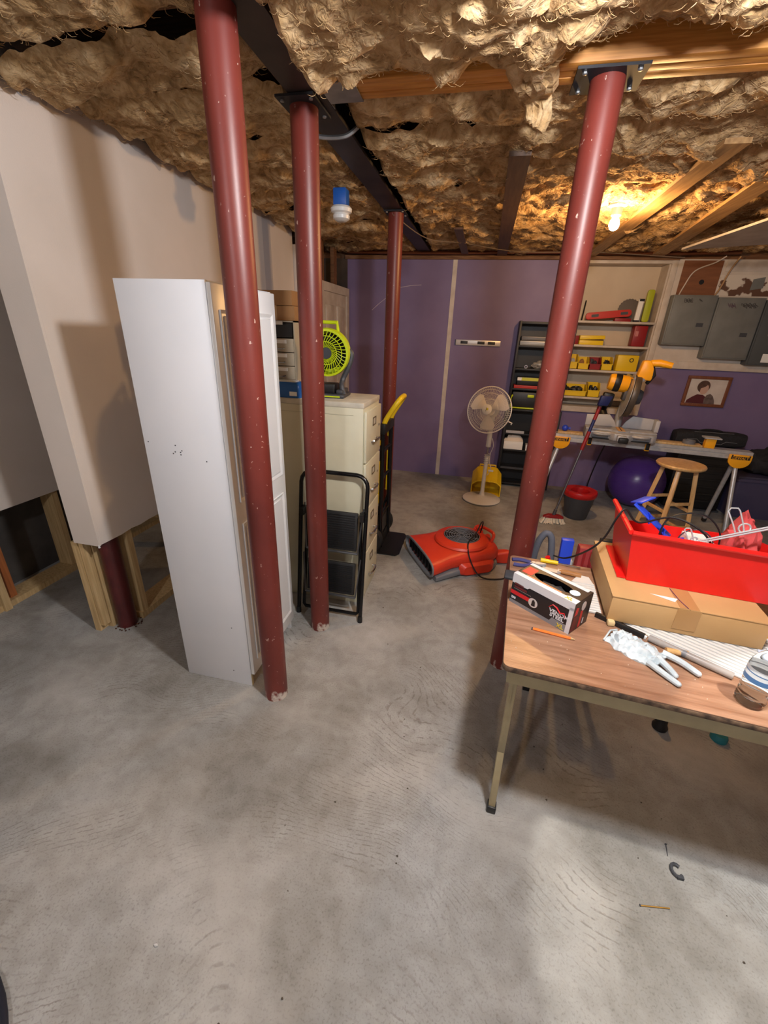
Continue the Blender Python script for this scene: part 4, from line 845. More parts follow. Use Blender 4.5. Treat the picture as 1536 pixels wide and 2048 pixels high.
# ------------------------------------------------------------------ mitre saw on its stand
sx0, sx1 = .66, 2.42; SA = math.atan2(4.27-4.47, 2.39-.79)          # the stand is turned a little
sw = thing('saw_stand', 'long aluminium saw stand with amber leg brackets', 'stand', (1.60, 4.385, 0), SA)
BZ = .745
mb = MB(); prof = [(-.055, 0), (.055, 0), (.055, .025), (.05, .028), (.05, .04), (.055, .043), (.055, .07), (-.055, .07), (-.055, .043), (-.05, .04), (-.05, .028), (-.055, .025)]
mb.prism(prof, 1.66, Matrix(((0, 0, 1, -.84), (1, 0, 0, 0), (0, 1, 0, BZ), (0, 0, 0, 1)))); mb.build('beam', ALU, sw)
for x in (-.86, .80): BX('end_cap', (x, -.05, BZ+.005), (x+.04, .05, BZ+.065), BLACK, sw, bevel=.006)
def bracket(x, label):
    b = MB(); P_ = [(-.085, .0), (.085, .0)] + [(.085*math.cos(a), -.045-.075*math.sin(a)) for a in [PI*i/12 for i in range(13)]]
    b.prism(P_, .02, face_xz((x, -.058, BZ+.045))); o = b.build('leg_bracket', YEL_OR, sw, bevel=.003)
    BX('nameplate', (x-.07, -.081, BZ+.005), (x+.07, -.078, BZ+.032), BLACK, o); text('lettering', 'DEWALT', .03, face_xz((x-.062, -.0813, BZ+.008)), YEL_OR, o)
    for q in (-.065, .065): MB().cyl((x+q, -.0785, BZ+.038), (x+q, -.083, BZ+.038), .006, None, 8).build('bolt', BLACK, o)
    BX('leg_block', (x-.04, -.058, BZ-.06), (x+.04, .06, BZ), YEL_OR, o, bevel=.004)
    for (ty, tz) in ((-.26, .0), (.28, .0)):
        MB().tube([(x, -.02 if ty < 0 else .02, BZ-.02), (x+(.03 if x > 0 else -.16), ty, .03)], .019, 10).build('leg', ALU, sw, smooth=True)
        MB().tube([(x+(.028 if x > 0 else -.155), ty*.965, .05), (x+(.03 if x > 0 else -.16), ty, .02)], .023, 10).build('rubber_foot', BLACK, sw, smooth=True)
bracket(-.76, 1); bracket(.73, 2)
for x in (-.50, .0): 
    BX('saw_clamp', (x-.02, -.064, BZ-.012), (x+.02, .064, BZ+.082), YEL_OR, sw, bevel=.004); BX('clamp_lever', (x-.016, -.072, BZ+.0), (x+.016, -.062, BZ+.06), BLACK, sw, bevel=.003)
BX('end_support', (.45, -.03, BZ+.07), (.53, .03, BZ+.155), YEL_OR, sw, bevel=.004); BX('stop_plate', (.43, -.05, BZ+.155), (.56, .05, BZ+.165), LGREY, sw); MB().cyl((.80, .08, BZ), (.86, .09, BZ-.01), .03, None, 12).build('roller_knob', BLACK, sw, smooth=True)
bt = thing('wood_board', 'pale pine board lying along the right half of the saw stand', 'board', (1.60, 4.385, BZ+.0705), SA); BX('board', (.05, -.05, 0), (.43, .06, .018), STUD, bt, bevel=.002)
tp_ = thing('tape_roll', 'grey tape roll lying on the pine board', 'tape', (1.60, 4.385, BZ+.089), SA); MB().lathe([(.05, 0), (.05, .03), (.036, .03), (.036, 0), (.05, 0)], 28, xf((.33, .0, 0)), False).build('roll', MGREY, tp_, smooth=True)
bt = thing('wood_board', 'tan board lying on the stand left of the saw', 'board', (1.60, 4.385, BZ+.0705), SA); BX('board', (-.80, -.05, 0), (-.57, .05, .02), STUD, bt, bevel=.002)
bq = thing('blue_ball', 'small blue plastic knob standing on the tan board', 'knob', (1.60, 4.385, BZ+.0905), SA); MB().ball((-.74, .0, .03), .03).cyl((-.71, 0, .03), (-.69, 0, .03), .012).build('knob', BLUE, bq, smooth=True)

ms = thing('mitre_saw', 'silver and amber sliding mitre saw clamped on the stand', 'mitre saw', (1.60-.265*math.cos(SA), 4.385-.265*math.sin(SA), BZ+.082), SA)
mb = MB(); P_ = [(-.30, -.14), (-.27, -.17), (-.10, -.175), (-.06, -.22), (.06, -.22), (.10, -.175), (.27, -.17), (.30, -.14), (.30, .10), (.20, .17), (-.20, .17), (-.30, .10)]
mb.prism(P_, .07); mb.build('base_casting', ALU_DULL, ms, bevel=.008)
BX('base_table', (-.30, -.12, .07), (.30, .03, .085), ALU_DULL, ms, bevel=.003)
for s in (-1, 1):
    MB().prism([(s*.02, .0), (s*.30, .0), (s*.30, .10), (s*.10, .115), (s*.05, .06)], .018, face_xz((0, .055, .085))).build('fence', LGREY, ms, bevel=.003)
    mb = MB(); mb.tube(smoothpath([(s*.07, -.15, .045), (s*.12, -.20, .05), (s*.2, -.205, .05), (s*.24, -.16, .045)], 5), .012, 8); mb.build('carry_grip', ALU_DULL, ms, smooth=True)
    BX('recess_panel', (s*.17-.08, -.176, .012), (s*.17+.08, -.16, .055), MGREY, ms, bevel=.004)
BX('support_wing', (.28, -.06, .085), (.315, .05, .19), LGREY, ms, bevel=.004)
MB().lathe([(.10, .07), (.10, .088), (.0, .088)], 32, xf((0, -.06, 0))).build('turntable', ALU_DULL, ms, smooth=True); BX('kerf_plate', (-.03, -.17, .087), (.03, .03, .091), mat('wood_kerf_plate', (206, 160, 104), .6), ms); BX('kerf_slot', (-.004, -.17, .0905), (.004, .03, .092), BLACK, ms)
BX('mitre_arm', (-.04, -.27, .01), (.04, -.16, .06), ALU_DULL, ms, bevel=.008); BX('mitre_handle', (-.03, -.31, .0), (.05, -.265, .05), BLACK, ms, bevel=.01); BX('mitre_scale', (-.24, -.182, .0), (.24, -.172, .012), BLACK, ms)
# tilted head : blade guard, motor, handle
HM = xf((.01, .04, .22), ry=math.radians(6)) @ Matrix.Diagonal((1.08, 1.08, 1.3, 1))
MB().tube([(.0, .14, .06), (.0, .16, .18), HM @ V(0, .08, .18)], .035, 12).build('pivot_arm', ALU_DULL, ms, smooth=True)
for s in (-1, 1): MB().cyl(HM @ V(s*.03, -.12, .25), HM @ V(s*.03, .24, .25), .014, None, 12).build('slide_rail', CHROME, ms, smooth=True)
SM = HM @ Matrix.Rotation(PI/2, 4, 'Y')
gd = mat('smoked_metal_guard', (86, 78, 70), .4, .4)
mb = MB(); ring = [(.145*math.cos(a), .145*math.sin(a)) for a in [PI*2*i/40 for i in range(40)]]
GM = HM @ frame((0.0, -.06, .13), (1, 0, 0), (0, 1, 0)); mb.prism(ring, .05, GM, -.025); mb.build('blade_guard', gd, ms, bevel=.008)
mb = MB(); mb.prism([(.15*math.cos(a), .15*math.sin(a)) for a in [PI*2*i/60 for i in range(60)]], .003, GM @ Matrix.Translation((0, 0, -.034))); mb.build('saw_blade', ALU, ms)
mb = MB(); mb.lathe([(.0, -.09), (.05, -.088), (.058, -.07), (.058, .05), (.05, .07), (.0, .07)], 24, HM @ frame((-.13, -.01, .20), (-1, 0, 0)), False); mb.build('motor', YEL_OR, ms, smooth=True)
mb = MB(); mb.lathe([(.059, -.02), (.062, -.01), (.062, .02), (.059, .03)], 24, HM @ frame((-.13, -.01, .20), (-1, 0, 0)), False); mb.build('motor_band', BLACK, ms, smooth=True)
mb = MB(); mb.box((-.06, -.04, .09), (-.02, .05, .16), HM); mb.build('gear_case', DGREY, ms, bevel=.01)
mb = MB(); mb.box((-.20, .02, .02), (-.11, .10, .12), HM); mb.build('motor_end', BLACK, ms, bevel=.015)
mb = MB(); mb.prism([(-.06, 0), (.05, 0), (.06, .06), (.0, .13), (-.05, .12)], .09, HM @ face_xz((.04, -.02, .25))); hh = mb.build('head_cover', YEL_OR, ms, bevel=.012)
mb = MB(); mb.tube([HM @ V(.05, -.07, .36), HM @ V(.11, -.09, .37), HM @ V(.20, -.10, .365)], [.03, .032, .026], 12); mb.build('trigger_handle', YEL_OR, ms, smooth=True, bevel=.0)
mb = MB(); mb.tube([HM @ V(.07, -.09, .34), HM @ V(.10, -.10, .29), HM @ V(.075, -.07, .23)], .017, 10); mb.build('handle_grip', BLACK, ms, smooth=True)
mb = MB(); mb.lathe([(.0, .0), (.05, .0), (.055, .02), (.045, .05), (.0, .055)], 24, HM @ frame((.03, -.05, .13), (1, 0, 0)), False); mb.build('arbor_cover', DGREY, ms, smooth=True)
mb = MB(); mb.tube([(-.14, .10, .16), (-.17, .16, .22), (-.15, .2, .30)], [.04, .045, .05], 12); mb.build('dust_elbow', BLACK, ms, smooth=True)

# ------------------------------------------------------------------ broom, bucket, ball, stool
br = thing('broom', 'push broom with red and blue grip leaning on the saw stand', 'broom', (.845, 4.07, 0), math.radians(4))
top = V(1.086, 4.245, 1.155)-V(.845, 4.07, 0); top = rotz(-math.radians(4)) @ top; d0 = V(0, 0, .085); dr_ = (top-d0)
MB().cyl(d0, d0+dr_*.64, .010, None, 12).build('steel_handle', mat('grey_steel_pole', (120, 120, 128), .3, .8), br, smooth=True)
for (a, b, m_, r) in ((.60, .76, REDD, .017), (.76, .86, BLUE_D, .015), (.86, .97, REDD, .016), (.97, 1.0, DGREY, .017)): MB().cyl(d0+dr_*a, d0+dr_*b, r, None, 12).build('grip', m_, br, smooth=True)
MB().tube([d0, d0+dr_*.05], .016, 10).build('socket', DGREY, br, smooth=True)
MB().prism([(-.035, 0), (.045, 0), (.075, .085), (-.02, .085)], .05, face_xz(d0+dr_*.985)).build('top_scraper', BLUE_D, br, bevel=.005)
mb = MB(); mb.loft([[(x, y, z) for x, y in rrect(w_, .05, .024)] for w_, z in ((.20, .06), (.19, .075), (.12, .09))]); mb.build('block', REDD, br, smooth=True)
mb = MB()
for k in range(150):
    u = random.uniform(-1, 1); v_ = random.uniform(-1, 1); mb.tube([(u*.09, v_*.018, .064), (u*.105, v_*.03, .03), (u*.122+random.uniform(-.006, .006), v_*.045, random.uniform(.001, .01))], .005, 4)
mb.build('bristles', mat('cream_bristle', (216, 204, 184), .9), br)['kind'] = 'stuff'
bu = thing('bucket', 'dark grey bucket with red wringer rim', 'bucket', (1.10, 4.315, 0))
MB().lathe([(.0, .0), (.105, .0), (.11, .01), (.145, .235), (.152, .24), (.152, .25), (.14, .25), (.105, .02), (.0, .02)], 40, None, False).build('pail', DGREY, bu, smooth=True)
MB().lathe([(.15, .235), (.158, .25), (.162, .275), (.155, .292), (.125, .296), (.09, .285), (.082, .25), (.085, .22)], 40, None, False).build('wringer_rim', mat('glossy_red_rim', (186, 24, 26), .35), bu, smooth=True)
MB().lathe([(.085, .23), (.0, .22)], 30, None, False).build('wringer_well', BLACK, bu)
tag(MB().ball((0, 0, 0), .277, n=48).build('exercise_ball', BALLM, smooth=True, M=Matrix.Translation((1.775, 4.86, .278))), 'large purple exercise ball under the saw stand', 'ball')
eb = bpy.data.objects['exercise_ball']
mb = MB()
for z in (-.16, -.08, 0, .08, .16): r = math.sqrt(.2775**2-z*z); mb.tube([(r*math.cos(2*PI*i/60), r*math.sin(2*PI*i/60), z) for i in range(60)], .0018, 4, True)
mb.build('moulded_ribs', BALLM, eb, smooth=True)['kind'] = 'stuff'
st_ = thing('bar_stool', 'round topped varnished wooden bar stool', 'stool', (1.715, 3.87, 0), math.radians(20)); SH = .76
MB().lathe([(.0, SH-.034), (.165, SH-.034), (.18, SH-.024), (.183, SH-.012), (.176, SH-.002), (.15, SH), (.0, SH)], 48, None, False).build('seat', BIRCH, st_, smooth=True)
legs = []
for k in range(4):
    a = PI/4+k*PI/2; p0 = V(.115*math.cos(a), .115*math.sin(a), SH-.03); p1 = V(.215*math.cos(a), .215*math.sin(a), 0)
    Lm = frame(p1, p0-p1, (math.cos(a), math.sin(a), 0)) ; L_ = (p0-p1).length
    MB().box((-.017, -.017, 0), (.017, .017, L_), Lm).build('leg', BIRCH, st_, bevel=.004); legs.append((p0, p1))
for k in range(4):
    for z in ((.22, .43) if k % 2 == 0 else (.17, .36)):
        a, b = legs[k], legs[(k+1) % 4]; f = z/(SH-.03); q0 = a[1].lerp(a[0], f); q1 = b[1].lerp(b[0], f)
        Lm = frame(q0, q1-q0, (0, 0, 1)); MB().box((-.013, -.009, .012), (.013, .009, (q1-q0).length-.012), Lm).build('rung', BIRCH, st_, bevel=.003)
# storage behind the stand
bc = thing('storage_case', 'tall black ribbed case standing under the right end of the stand', 'case', (2.385, 5.04, 0))
BX('shell', (-.27, -.14, .015), (.27, .16, .70), BLACK, bc, bevel=.02)
for i in range(7): BX('rib', (-.24, -.148, .1+.08*i), (.24, -.139, .12+.08*i), BLACK, bc, bevel=.003)
BX('plinth', (-.28, -.15, 0), (.28, .165, .02), DGREY, bc)
bg = thing('tool_bag', 'long black nylon tool bag with grey piping on the black case', 'bag', (2.37, 4.99, .701))
mb = MB(); rings = []
for x, s in ((-.33, .35), (-.315, .8), (-.25, 1), (0, 1.02), (.25, 1), (.33, .85), (.35, .4)): rings.append([(x, y*s, .075+ (z)*s) for y, z in rrect(.17, .15, .05)])
mb.loft(rings); mb.build('shell', BLACK_FAB, bg, smooth=True)
MB().tube([(-.22, -.088, .07), (-.13, -.09, .075), (-.09, -.09, .04), (.1, -.09, .035), (.14, -.09, .065), (.24, -.088, .06)], .003, 5).build('piping', MGREY, bg); MB().tube(smoothpath([(-.12, -.03, .148), (-.05, -.03, .165), (.05, -.03, .165), (.12, -.03, .148)], 4), .01, 8).build('handle', BLACK_FAB, bg, smooth=True)
MB().tube([(-.16, -.06, .145), (.2, -.06, .145)], .003, 5).build('zip', MGREY, bg)
tt = thing('storage_tote', 'dusky blue storage tote on the floor at the right', 'tote', (2.94, 5.0, 0))
mb = MB(); mb.loft([[(x, y, z) for x, y in rrect(w_, d_, .03)] for w_, d_, z in ((.44, .36, 0), (.50, .40, .40), (.53, .43, .40), (.53, .43, .43))]); mb.build('shell', mat('dusky_blue_plastic', (70, 66, 98), .5), tt); BX('lid', (-.27, -.22, .43), (.27, .22, .455), mat('dusky_lid', (58, 56, 82), .5), tt, bevel=.006)
bg2 = thing('duffel_bag', 'slumped black bag on top of the blue tote', 'bag', (2.98, 4.98, .456)); mb = MB(); lump(mb, 0, 0, .12, .24, .17, .14, 5.1, 24, .3); mb.build('shell', BLACK_FAB, bg2, smooth=True); MB().tube(smoothpath([(-.1, -.15, .16), (-.05, -.2, .24), (.06, -.2, .24), (.1, -.15, .17)], 5), .012, 8).build('strap', BLACK_FAB, bg2, smooth=True)
MB_ = thing('hanging_cord', 'black cord hanging from the saw down to the floor', 'cord', (1.30, 4.80, 0)); MB().tube(smoothpath([(.0, -.22, .745), (.0, -.20, .70), (-.01, -.1, .5), (-.02, .0, .2), (.0, .02, .006), (.1, .06, .006)], 6), .006, 6).build('cable', BLACK, MB_, smooth=True)
# ================================================================== table and what lies on it
TA = math.radians(-4.5); TZ = .74
tb_ = thing('folding_table', 'worn walnut laminate folding table with tan metal legs', 'table', (.171, 1.085, 0), TA); TL, TD = 1.52, .755
mb = MB(); mb.prism(rrect(TL, TD, .02, 4, TL/2, TD/2), .003, Matrix.Translation((0, 0, TZ-.003))); mb.build('laminate_top', TABLETOP, tb_)
mb = MB(); mb.prism(rrect(TL+.002, TD+.002, .021, 4, TL/2, TD/2), .019, Matrix.Translation((0, 0, TZ-.0225))); mb.build('worn_edge', TABLE_EDGE, tb_, bevel=.003)
for (lo, hi) in (((.02, .022, TZ-.085), (TL-.02, .026, TZ-.0225)), ((.02, TD-.026, TZ-.085), (TL-.02, TD-.022, TZ-.0225)), ((.02, .026, TZ-.085), (.024, TD-.026, TZ-.0225)), ((TL-.024, .026, TZ-.085), (TL-.02, TD-.026, TZ-.0225))): BX('apron', lo, hi, TABLE_METAL, tb_)
def tleg(x, s):
    y0 = .06 if s > 0 else TD-.06; yo = .03 if s > 0 else TD-.03
    pts = [V(x, y0-s*.01, TZ-.03), V(x+.008, y0+s*.012, .29), V(x+.012, y0-s*.022, .02)]
    mb = MB(); r = .0125
    for a, b in zip(pts[:-1], pts[1:]): mb.box((-r, -r, -.004), (r, r, (b-a).length+.004), frame(a, b-a, (1, 0, 0)))
    l = mb.build('leg', TABLE_METAL, tb_, bevel=.003); BX('rubber_foot', (pts[2].x-.017, pts[2].y-.017, 0), (pts[2].x+.017, pts[2].y+.017, .035), BLACK, l, bevel=.004)
    mb = MB(); mb.prism([(0, 0), (s*.11, 0), (s*.0, -.16)], .004, Matrix(((0, 0, 1, x-.002), (1, 0, 0, y0-s*.02), (0, 1, 0, TZ-.03), (0, 0, 0, 1)))); mb.build('leg_gusset', TABLE_METAL, tb_)
for x in (.045, TL-.06): tleg(x, 1); tleg(x+(.13 if x < .5 else 0), -1)
MB().tube([(.055, .07, .30), (.12, TD-.07, .33)], .009, 8).build('cross_bar', TABLE_METAL, tb_, smooth=True)
# ---- glove box
ga = math.radians(-39); gb = thing('glove_box', 'black red and white box of disposable gloves on the table', 'box', (.206, 1.452, TZ), ga); gw, gd, gh = .248, .122, .126
GBK = mat('glove_box_black', (34, 30, 34), .35); GWH = mat('glove_box_white', (214, 214, 220), .35); GRD = mat('glove_box_red', (200, 34, 40), .4)
mb = MB()
for lo, hi in (((0, 0, 0), (gw, .001, gh)), ((0, gd-.001, 0), (gw, gd, gh)), ((0, 0, 0), (.001, gd, gh)), ((gw-.001, 0, 0), (gw, gd, gh)), ((0, 0, 0), (gw, gd, .001))): mb.box(lo, hi)
mb.build('carton', GBK, gb, weld=False)
# top with an oval opening
n = 28; oval = [(gw*.52+.078*math.cos(2*PI*i/n), gd*.5+.03*math.sin(2*PI*i/n)) for i in range(n)]; rim = []
for i in range(n):
    a = 2*PI*i/n; c, s = math.cos(a), math.sin(a); k = 1/max(abs(c)/(gw*.5), abs(s)/(gd*.5)); rim.append((gw*.5+k*c, gd*.5+k*s))
for cx, cy in ((0, 0), (gw, 0), (gw, gd), (0, gd)): j = min(range(n), key=lambda i: (rim[i][0]-cx)**2+(rim[i][1]-cy)**2); rim[j] = (cx, cy)
MB().add([(x, y, gh) for x, y in oval]+[(x, y, gh) for x, y in rim], [(i, n+i, n+(i+1) % n, (i+1) % n) for i in range(n)]).build('top_panel', GBK, gb)
mb = MB(); lump(mb, 0, 0, .0, .07, .026, .02, 2.2, 18, .6); o = mb.build('dark_gloves', mat('black_nitrile', (40, 42, 46), .5), gb, smooth=True); o.location = (gw*.55, gd*.5, gh-.035)
MB().lathe([(.0, .0), (.018, .0), (.018, .001), (0, .001)], 20, xf((gw*.85, gd*.5, gh+.0008)), False).build('perforated_tab', mat('pale_blue_tab', (206, 224, 230), .4), gb)
def fprint(name, poly, m, y=-.0006): MB().prism(poly, .0005, face_xz((0, y, 0))).build(name, m, gb)
fprint('white_band', [(0, gh), (gw, gh), (gw, gh-.03), (.075, gh-.03), (.066, gh-.038), (0, gh-.038)][::-1], GWH)
fprint('white_edge', [(gw-.016, .0), (gw, 0), (gw, gh-.02), (gw-.016, gh-.02)], GWH)
fprint('silver_band', [(0, 0), (gw-.016, 0), (gw-.016, .03), (gw-.07, .03), (gw-.078, .014), (0, .014)], mat('glove_box_silver', (128, 128, 134), .35), -.0005)
fprint('red_stripe', [(.0, .040), (.082, .040), (.082, .056), (.0, .056)], GRD)
fprint('grey_rule', [(.012, .0655), (.085, .0655), (.085, .0675), (.012, .0675)], mat('print_grey', (120, 112, 112), .5))
fprint('round_picture', [(.098+.019*math.cos(2*PI*i/24), .045+.019*math.sin(2*PI*i/24)) for i in range(24)], mat('round_picture_pale', (206, 196, 192), .4), -.0010)
fprint('glove_picture', [(.092, .032), (.108, .034), (.106, .052), (.100, .060), (.094, .055)], GBK, -.0014)
text('lettering', 'VENOM', .020, face_xz((gw-.085, -.0010, .050)), GWH, gb, sx=1.05, bold=.0004); text('lettering', 'STEEL', .020, face_xz((gw-.080, -.0010, .034)), GWH, gb, sx=1.05, bold=.0004)
MB().tube([(gw-.088, -.0012, .066), (gw-.075, -.0012, .082), (gw-.06, -.0012, .078), (gw-.045, -.0012, .064), (gw-.03, -.0012, .070), (gw-.024, -.0012, .055)], [.0012, .002, .003, .003, .002, .001], 5).build('emblem', GRD, gb)
text('lettering', 'XL', .022, face_xz((gw-.048, -.0012, .006)), mat('print_gold', (214, 190, 60), .4), gb, bold=.0006)
text('lettering', '200', .013, face_xz((.006, -.0010, .021)), GWH, gb, bold=.0004)
fprint('red_caption', [(.012, .083), (.05, .083), (.05, .092), (.012, .092)], mat('print_dim_red', (96, 30, 34), .5)); fprint('red_caption', [(.012, .071), (.066, .071), (.066, .079), (.012, .079)], mat('print_dim_red', (96, 30, 34)))
# printed bands of the top and the end
MB().prism([(0, 0), (gw, 0), (gw, .03), (gw-.04, .03), (gw-.05, .022), (0, .022)], .0006, Matrix.Translation((0, 0, gh+.0002))).build('top_white_band', GWH, gb)
MB().prism([(0, gd-.018), (gw*.95, gd-.018), (gw*.95, gd), (0, gd)], .0006, Matrix.Translation((0, 0, gh+.0002))).build('top_white_band', GWH, gb)
MB().prism([(.01, .035), (.05, .035), (.05, .09), (.01, .09)], .0006, Matrix.Translation((0, 0, gh+.0002))).build('top_red_patch', GRD, gb)
MB().prism([(.04, .024), (.18, .024), (.18, .029), (.04, .029)], .0006, Matrix.Translation((0, 0, gh+.0004))).build('top_orange_line', mat('print_orange', (226, 140, 90), .5), gb)
text('lettering', 'XL', .022, Matrix.Translation((gw-.045, .006, gh+.0012)), mat('print_gold', (214, 190, 60)), gb, bold=.0006)
def eprint(name, poly, m, x=.0): MB().prism(poly, .0006, yz((gw+x, 0, 0))).build(name, m, gb)
eprint('end_stripe', [(.055, .005), (.07, .005), (.07, .075), (.055, .075)], GRD); eprint('end_picture', [(.068+.015*math.cos(2*PI*i/20), .092+.018*math.sin(2*PI*i/20)) for i in range(20)], _M['round_picture_pale'], .0004)
eprint('end_emblem', [(.012, .07), (.03, .072), (.034, .098), (.016, .104)], GRD); eprint('end_shade', [(.004, .006), (.038, .004), (.044, .06), (.01, .066)], mat('print_dim_red', (96, 30, 34), .5)); eprint('end_number', [(.082, .012), (.088, .012), (.088, .035), (.082, .035)], GWH)

def bar(name, label, cat, p0, p1, r, m, n=6):
    p0, p1 = Vector(p0), Vector(p1); t = thing(name, label, cat, p0); return t, p1-p0
t, d = bar('pencil', 'orange carpenter pencil in front of the glove box', 'pencil', (.279, 1.291, TZ+.0045), (.415, 1.268, TZ+.0045), .004, None)
MB().cyl((0, 0, 0), d*.9, .0048, None, 6).build('barrel', mat('orange_pencil_paint', (240, 122, 44), .4), t); MB().cyl(d*.9, d, .0046, .001, 6).build('point', STUD, t); MB().cyl(-d*.03, V(0, 0, 0), .0048, None, 6).build('end', DGREY, t)
# ---- disposable glove
gl = thing('rubber_glove', 'crumpled pale blue white disposable glove on the table', 'glove', (.62, 1.265, TZ), math.radians(-40))
mb = MB(); nx, ny = 26, 16; top = []; 
def gz(u, v): return .004+.03*(1-(2*v-1)**2)*(.5+.9*abs(noise.noise(Vector((u*5, v*4, 3.))))) + .014*noise.noise(Vector((u*11, v*10, 1.)))
vs = []
for i in range(nx+1):
    for j in range(ny+1):
        u, v = i/nx, j/ny; w_ = .062+.018*math.sin(u*PI)+.012*noise.noise(Vector((u*6, 0, 9.))); x = -.10+.165*u+.01*noise.noise(Vector((u*3, v*5, 0))); y = (v-.5)*w_*1.5+.012*noise.noise(Vector((u*5, 7., v)))
        vs.append((x, y, max(.001, gz(u, v)*(.45 if u < .1 else 1))))
m0 = len(vs); vs += [(x, y, .0005) for x, y, z in vs]
q = lambda i, j: i*(ny+1)+j
fs = [(q(i, j), q(i+1, j), q(i+1, j+1), q(i, j+1)) for i in range(nx) for j in range(ny)]
edge = [q(i, 0) for i in range(nx+1)]+[q(nx, j) for j in range(1, ny+1)]+[q(i, ny) for i in range(nx-1, -1, -1)]+[q(0, j) for j in range(ny-1, 0, -1)]
fs += [(edge[k], edge[k-1], edge[k-1]+m0, edge[k]+m0) for k in range(len(edge))]
mb.add(vs, fs)
for (a, b, c, r) in (((.04, -.045, .012), (.09, -.058, .012), (.135, -.066, .010), .0105), ((.05, -.01, .02), (.085, -.02, .014), (.115, -.035, .01), .0115), ((.05, .035, .016), (.10, .04, .015), (.155, .032, .011), .0115)):
    P_ = smoothpath([a, b, c], 5); mb.tube(P_, [r*(1-.02*i) for i in range(len(P_))], 9); mb.ball(c, r*.8, n=10)
mb.build('glove_skin', mat('pale_latex', (206, 216, 222), .5, col2=(184, 198, 206), vs=25, bump=.3, bs=50), gl, smooth=True)
MB().tube([(-.10, -.05, .006), (-.105, 0, .02), (-.10, .045, .006)], .003, 6).build('rolled_cuff', _M['pale_latex'], gl, smooth=True)
# ---- white louvre panels
lo_ = thing('louvre_panel', 'white ribbed plastic panel sticking out under the cardboard box', 'panel', (.60, 1.40, TZ+.0005), math.radians(-33))
BX('sheet', (0, 0, 0), (.46, .30, .008), WHITEP, lo_, bevel=.002)
for i in range(15): BX('rib', (.005, .012+.0195*i, .008), (.455, .022+.0195*i, .014), WHITEP, lo_, bevel=.002)
l2 = thing('louvre_panel', 'short white ribbed panel between glove box and cardboard box', 'panel', (.452, 1.455, TZ+.0005), math.radians(-5))
BX('sheet', (0, 0, 0), (.088, .21, .009), WHITEP, l2, bevel=.002)
for i in range(12): BX('rib', (.002, .006+.017*i, .009), (.086, .013+.017*i, .013), WHITEP, l2)
MB().prism([(0, .21), (.088, .21), (.075, .27), (.035, .275)], .004, Matrix.Translation((0, 0, 0))).build('end_flap', WHITEP, l2)
# ---- cardboard box
cbx = thing('cardboard_box', 'shallow tan cardboard box under the red bin on the table', 'box', (.543, 1.40, TZ+.0165), math.radians(-4.6)); w, d, h = .475, .455, .10
BX('carton', (0, 0, 0), (w, d, h), CARD, cbx, bevel=.002); BX('lid_flap', (-.002, -.002, h), (w*.5-.001, d, h+.003), CARD, cbx); BX('lid_flap', (w*.5+.001, -.002, h), (w+.002, d, h+.003), CARD, cbx)
BX('tape_strip', (w*.5-.035, -.0028, .02), (w*.5+.035, -.0008, h+.001), TAPE, cbx); BX('tape_strip', (w*.5-.03, -.001, h+.0031), (w*.5+.03, d, h+.0038), TAPE, cbx)
MB().tube([(w*.5-.005, .0, h+.005), (w*.5-.02, .05, h+.005), (w*.5-.03, .12, h+.005)], .0012, 5).build('purple_string', mat('purple_string', (92, 44, 90), .7), cbx)
MB().prism([(.13, .06), (.215, .055), (.20, .03)], .0008, Matrix.Translation((0, 0, h+.004))).build('paper_corner', PAPER, cbx)
# ---- red bin
bz = TZ+.0165+h+.0045
rb = thing('red_bin', 'large bright red plastic parts bin full of wires and clips', 'bin', (.618, 1.525, bz), math.radians(-5)); w, d, h, hb = .47, .30, .205, .125
mb = MB(); fl = .03; th = .005
def wall(p): mb.loft(p)
def panel(a, b, c, e):      # quad solid of thickness th inward
    a, b, c, e = map(Vector, (a, b, c, e)); nrm = (b-a).cross(e-a).normalized()*th
    mb.add([a, b, c, e, a+nrm, b+nrm, c+nrm, e+nrm], [(0, 1, 2, 3), (7, 6, 5, 4), (0, 4, 5, 1), (1, 5, 6, 2), (2, 6, 7, 3), (3, 7, 4, 0)])
A0, B0, C0, D0 = (0, 0, 0), (w-.02, 0, 0), (w-.02, d, 0), (0, d, 0); A1, B1, C1, D1 = (-fl, -.015, h), (w, -.015, h-.012), (w, d+.005, hb), (-fl, d+.01, h)
panel(B0, A0, A1, B1); panel(A0, D0, D1, A1); panel(D0, C0, C1, (-.01, d+.005, hb)); panel(C0, B0, B1, C1); mb.box((0, 0, 0), (w-.02, d, .005)); 
mb.build('shell', RED, rb, weld=False)
mb = MB(); mb.tube([V(*A1)+V(0, -.006, -.004), V(*B1)+V(0, -.006, -.004)], .0095, 8); mb.tube([V(*A1)+V(-.004, -.004, -.003), V(*D1)+V(-.004, 0, -.003)], .009, 8); mb.build('rim', RED, rb, smooth=True, weld=False)
BX('foot_flange', (-.03, .01, 0), (.0, d-.02, .006), RED, rb); BX('foot_flange', (w-.02, .02, 0), (w+.03, d-.02, .006), RED, rb)
def inbin(name, label, cat, p=(0, 0, 0), group=None): return thing(name, label, cat, rb.matrix_basis @ Vector(p), rb.rotation_euler.z, group)
t = inbin('blue_bracket', 'bent blue plastic bracket leaning out of the red bin', 'bracket', (.02, .16, .012))
mb = MB(); p0, p1 = V(.13, .0, .12), V(.0, .06, .222); mb.box((-.028, -.003, 0), (.028, .003, (p1-p0).length), frame(p0, p1-p0, (.35, 1, 0))); mb.build('strip', BLUE, t, bevel=.001)
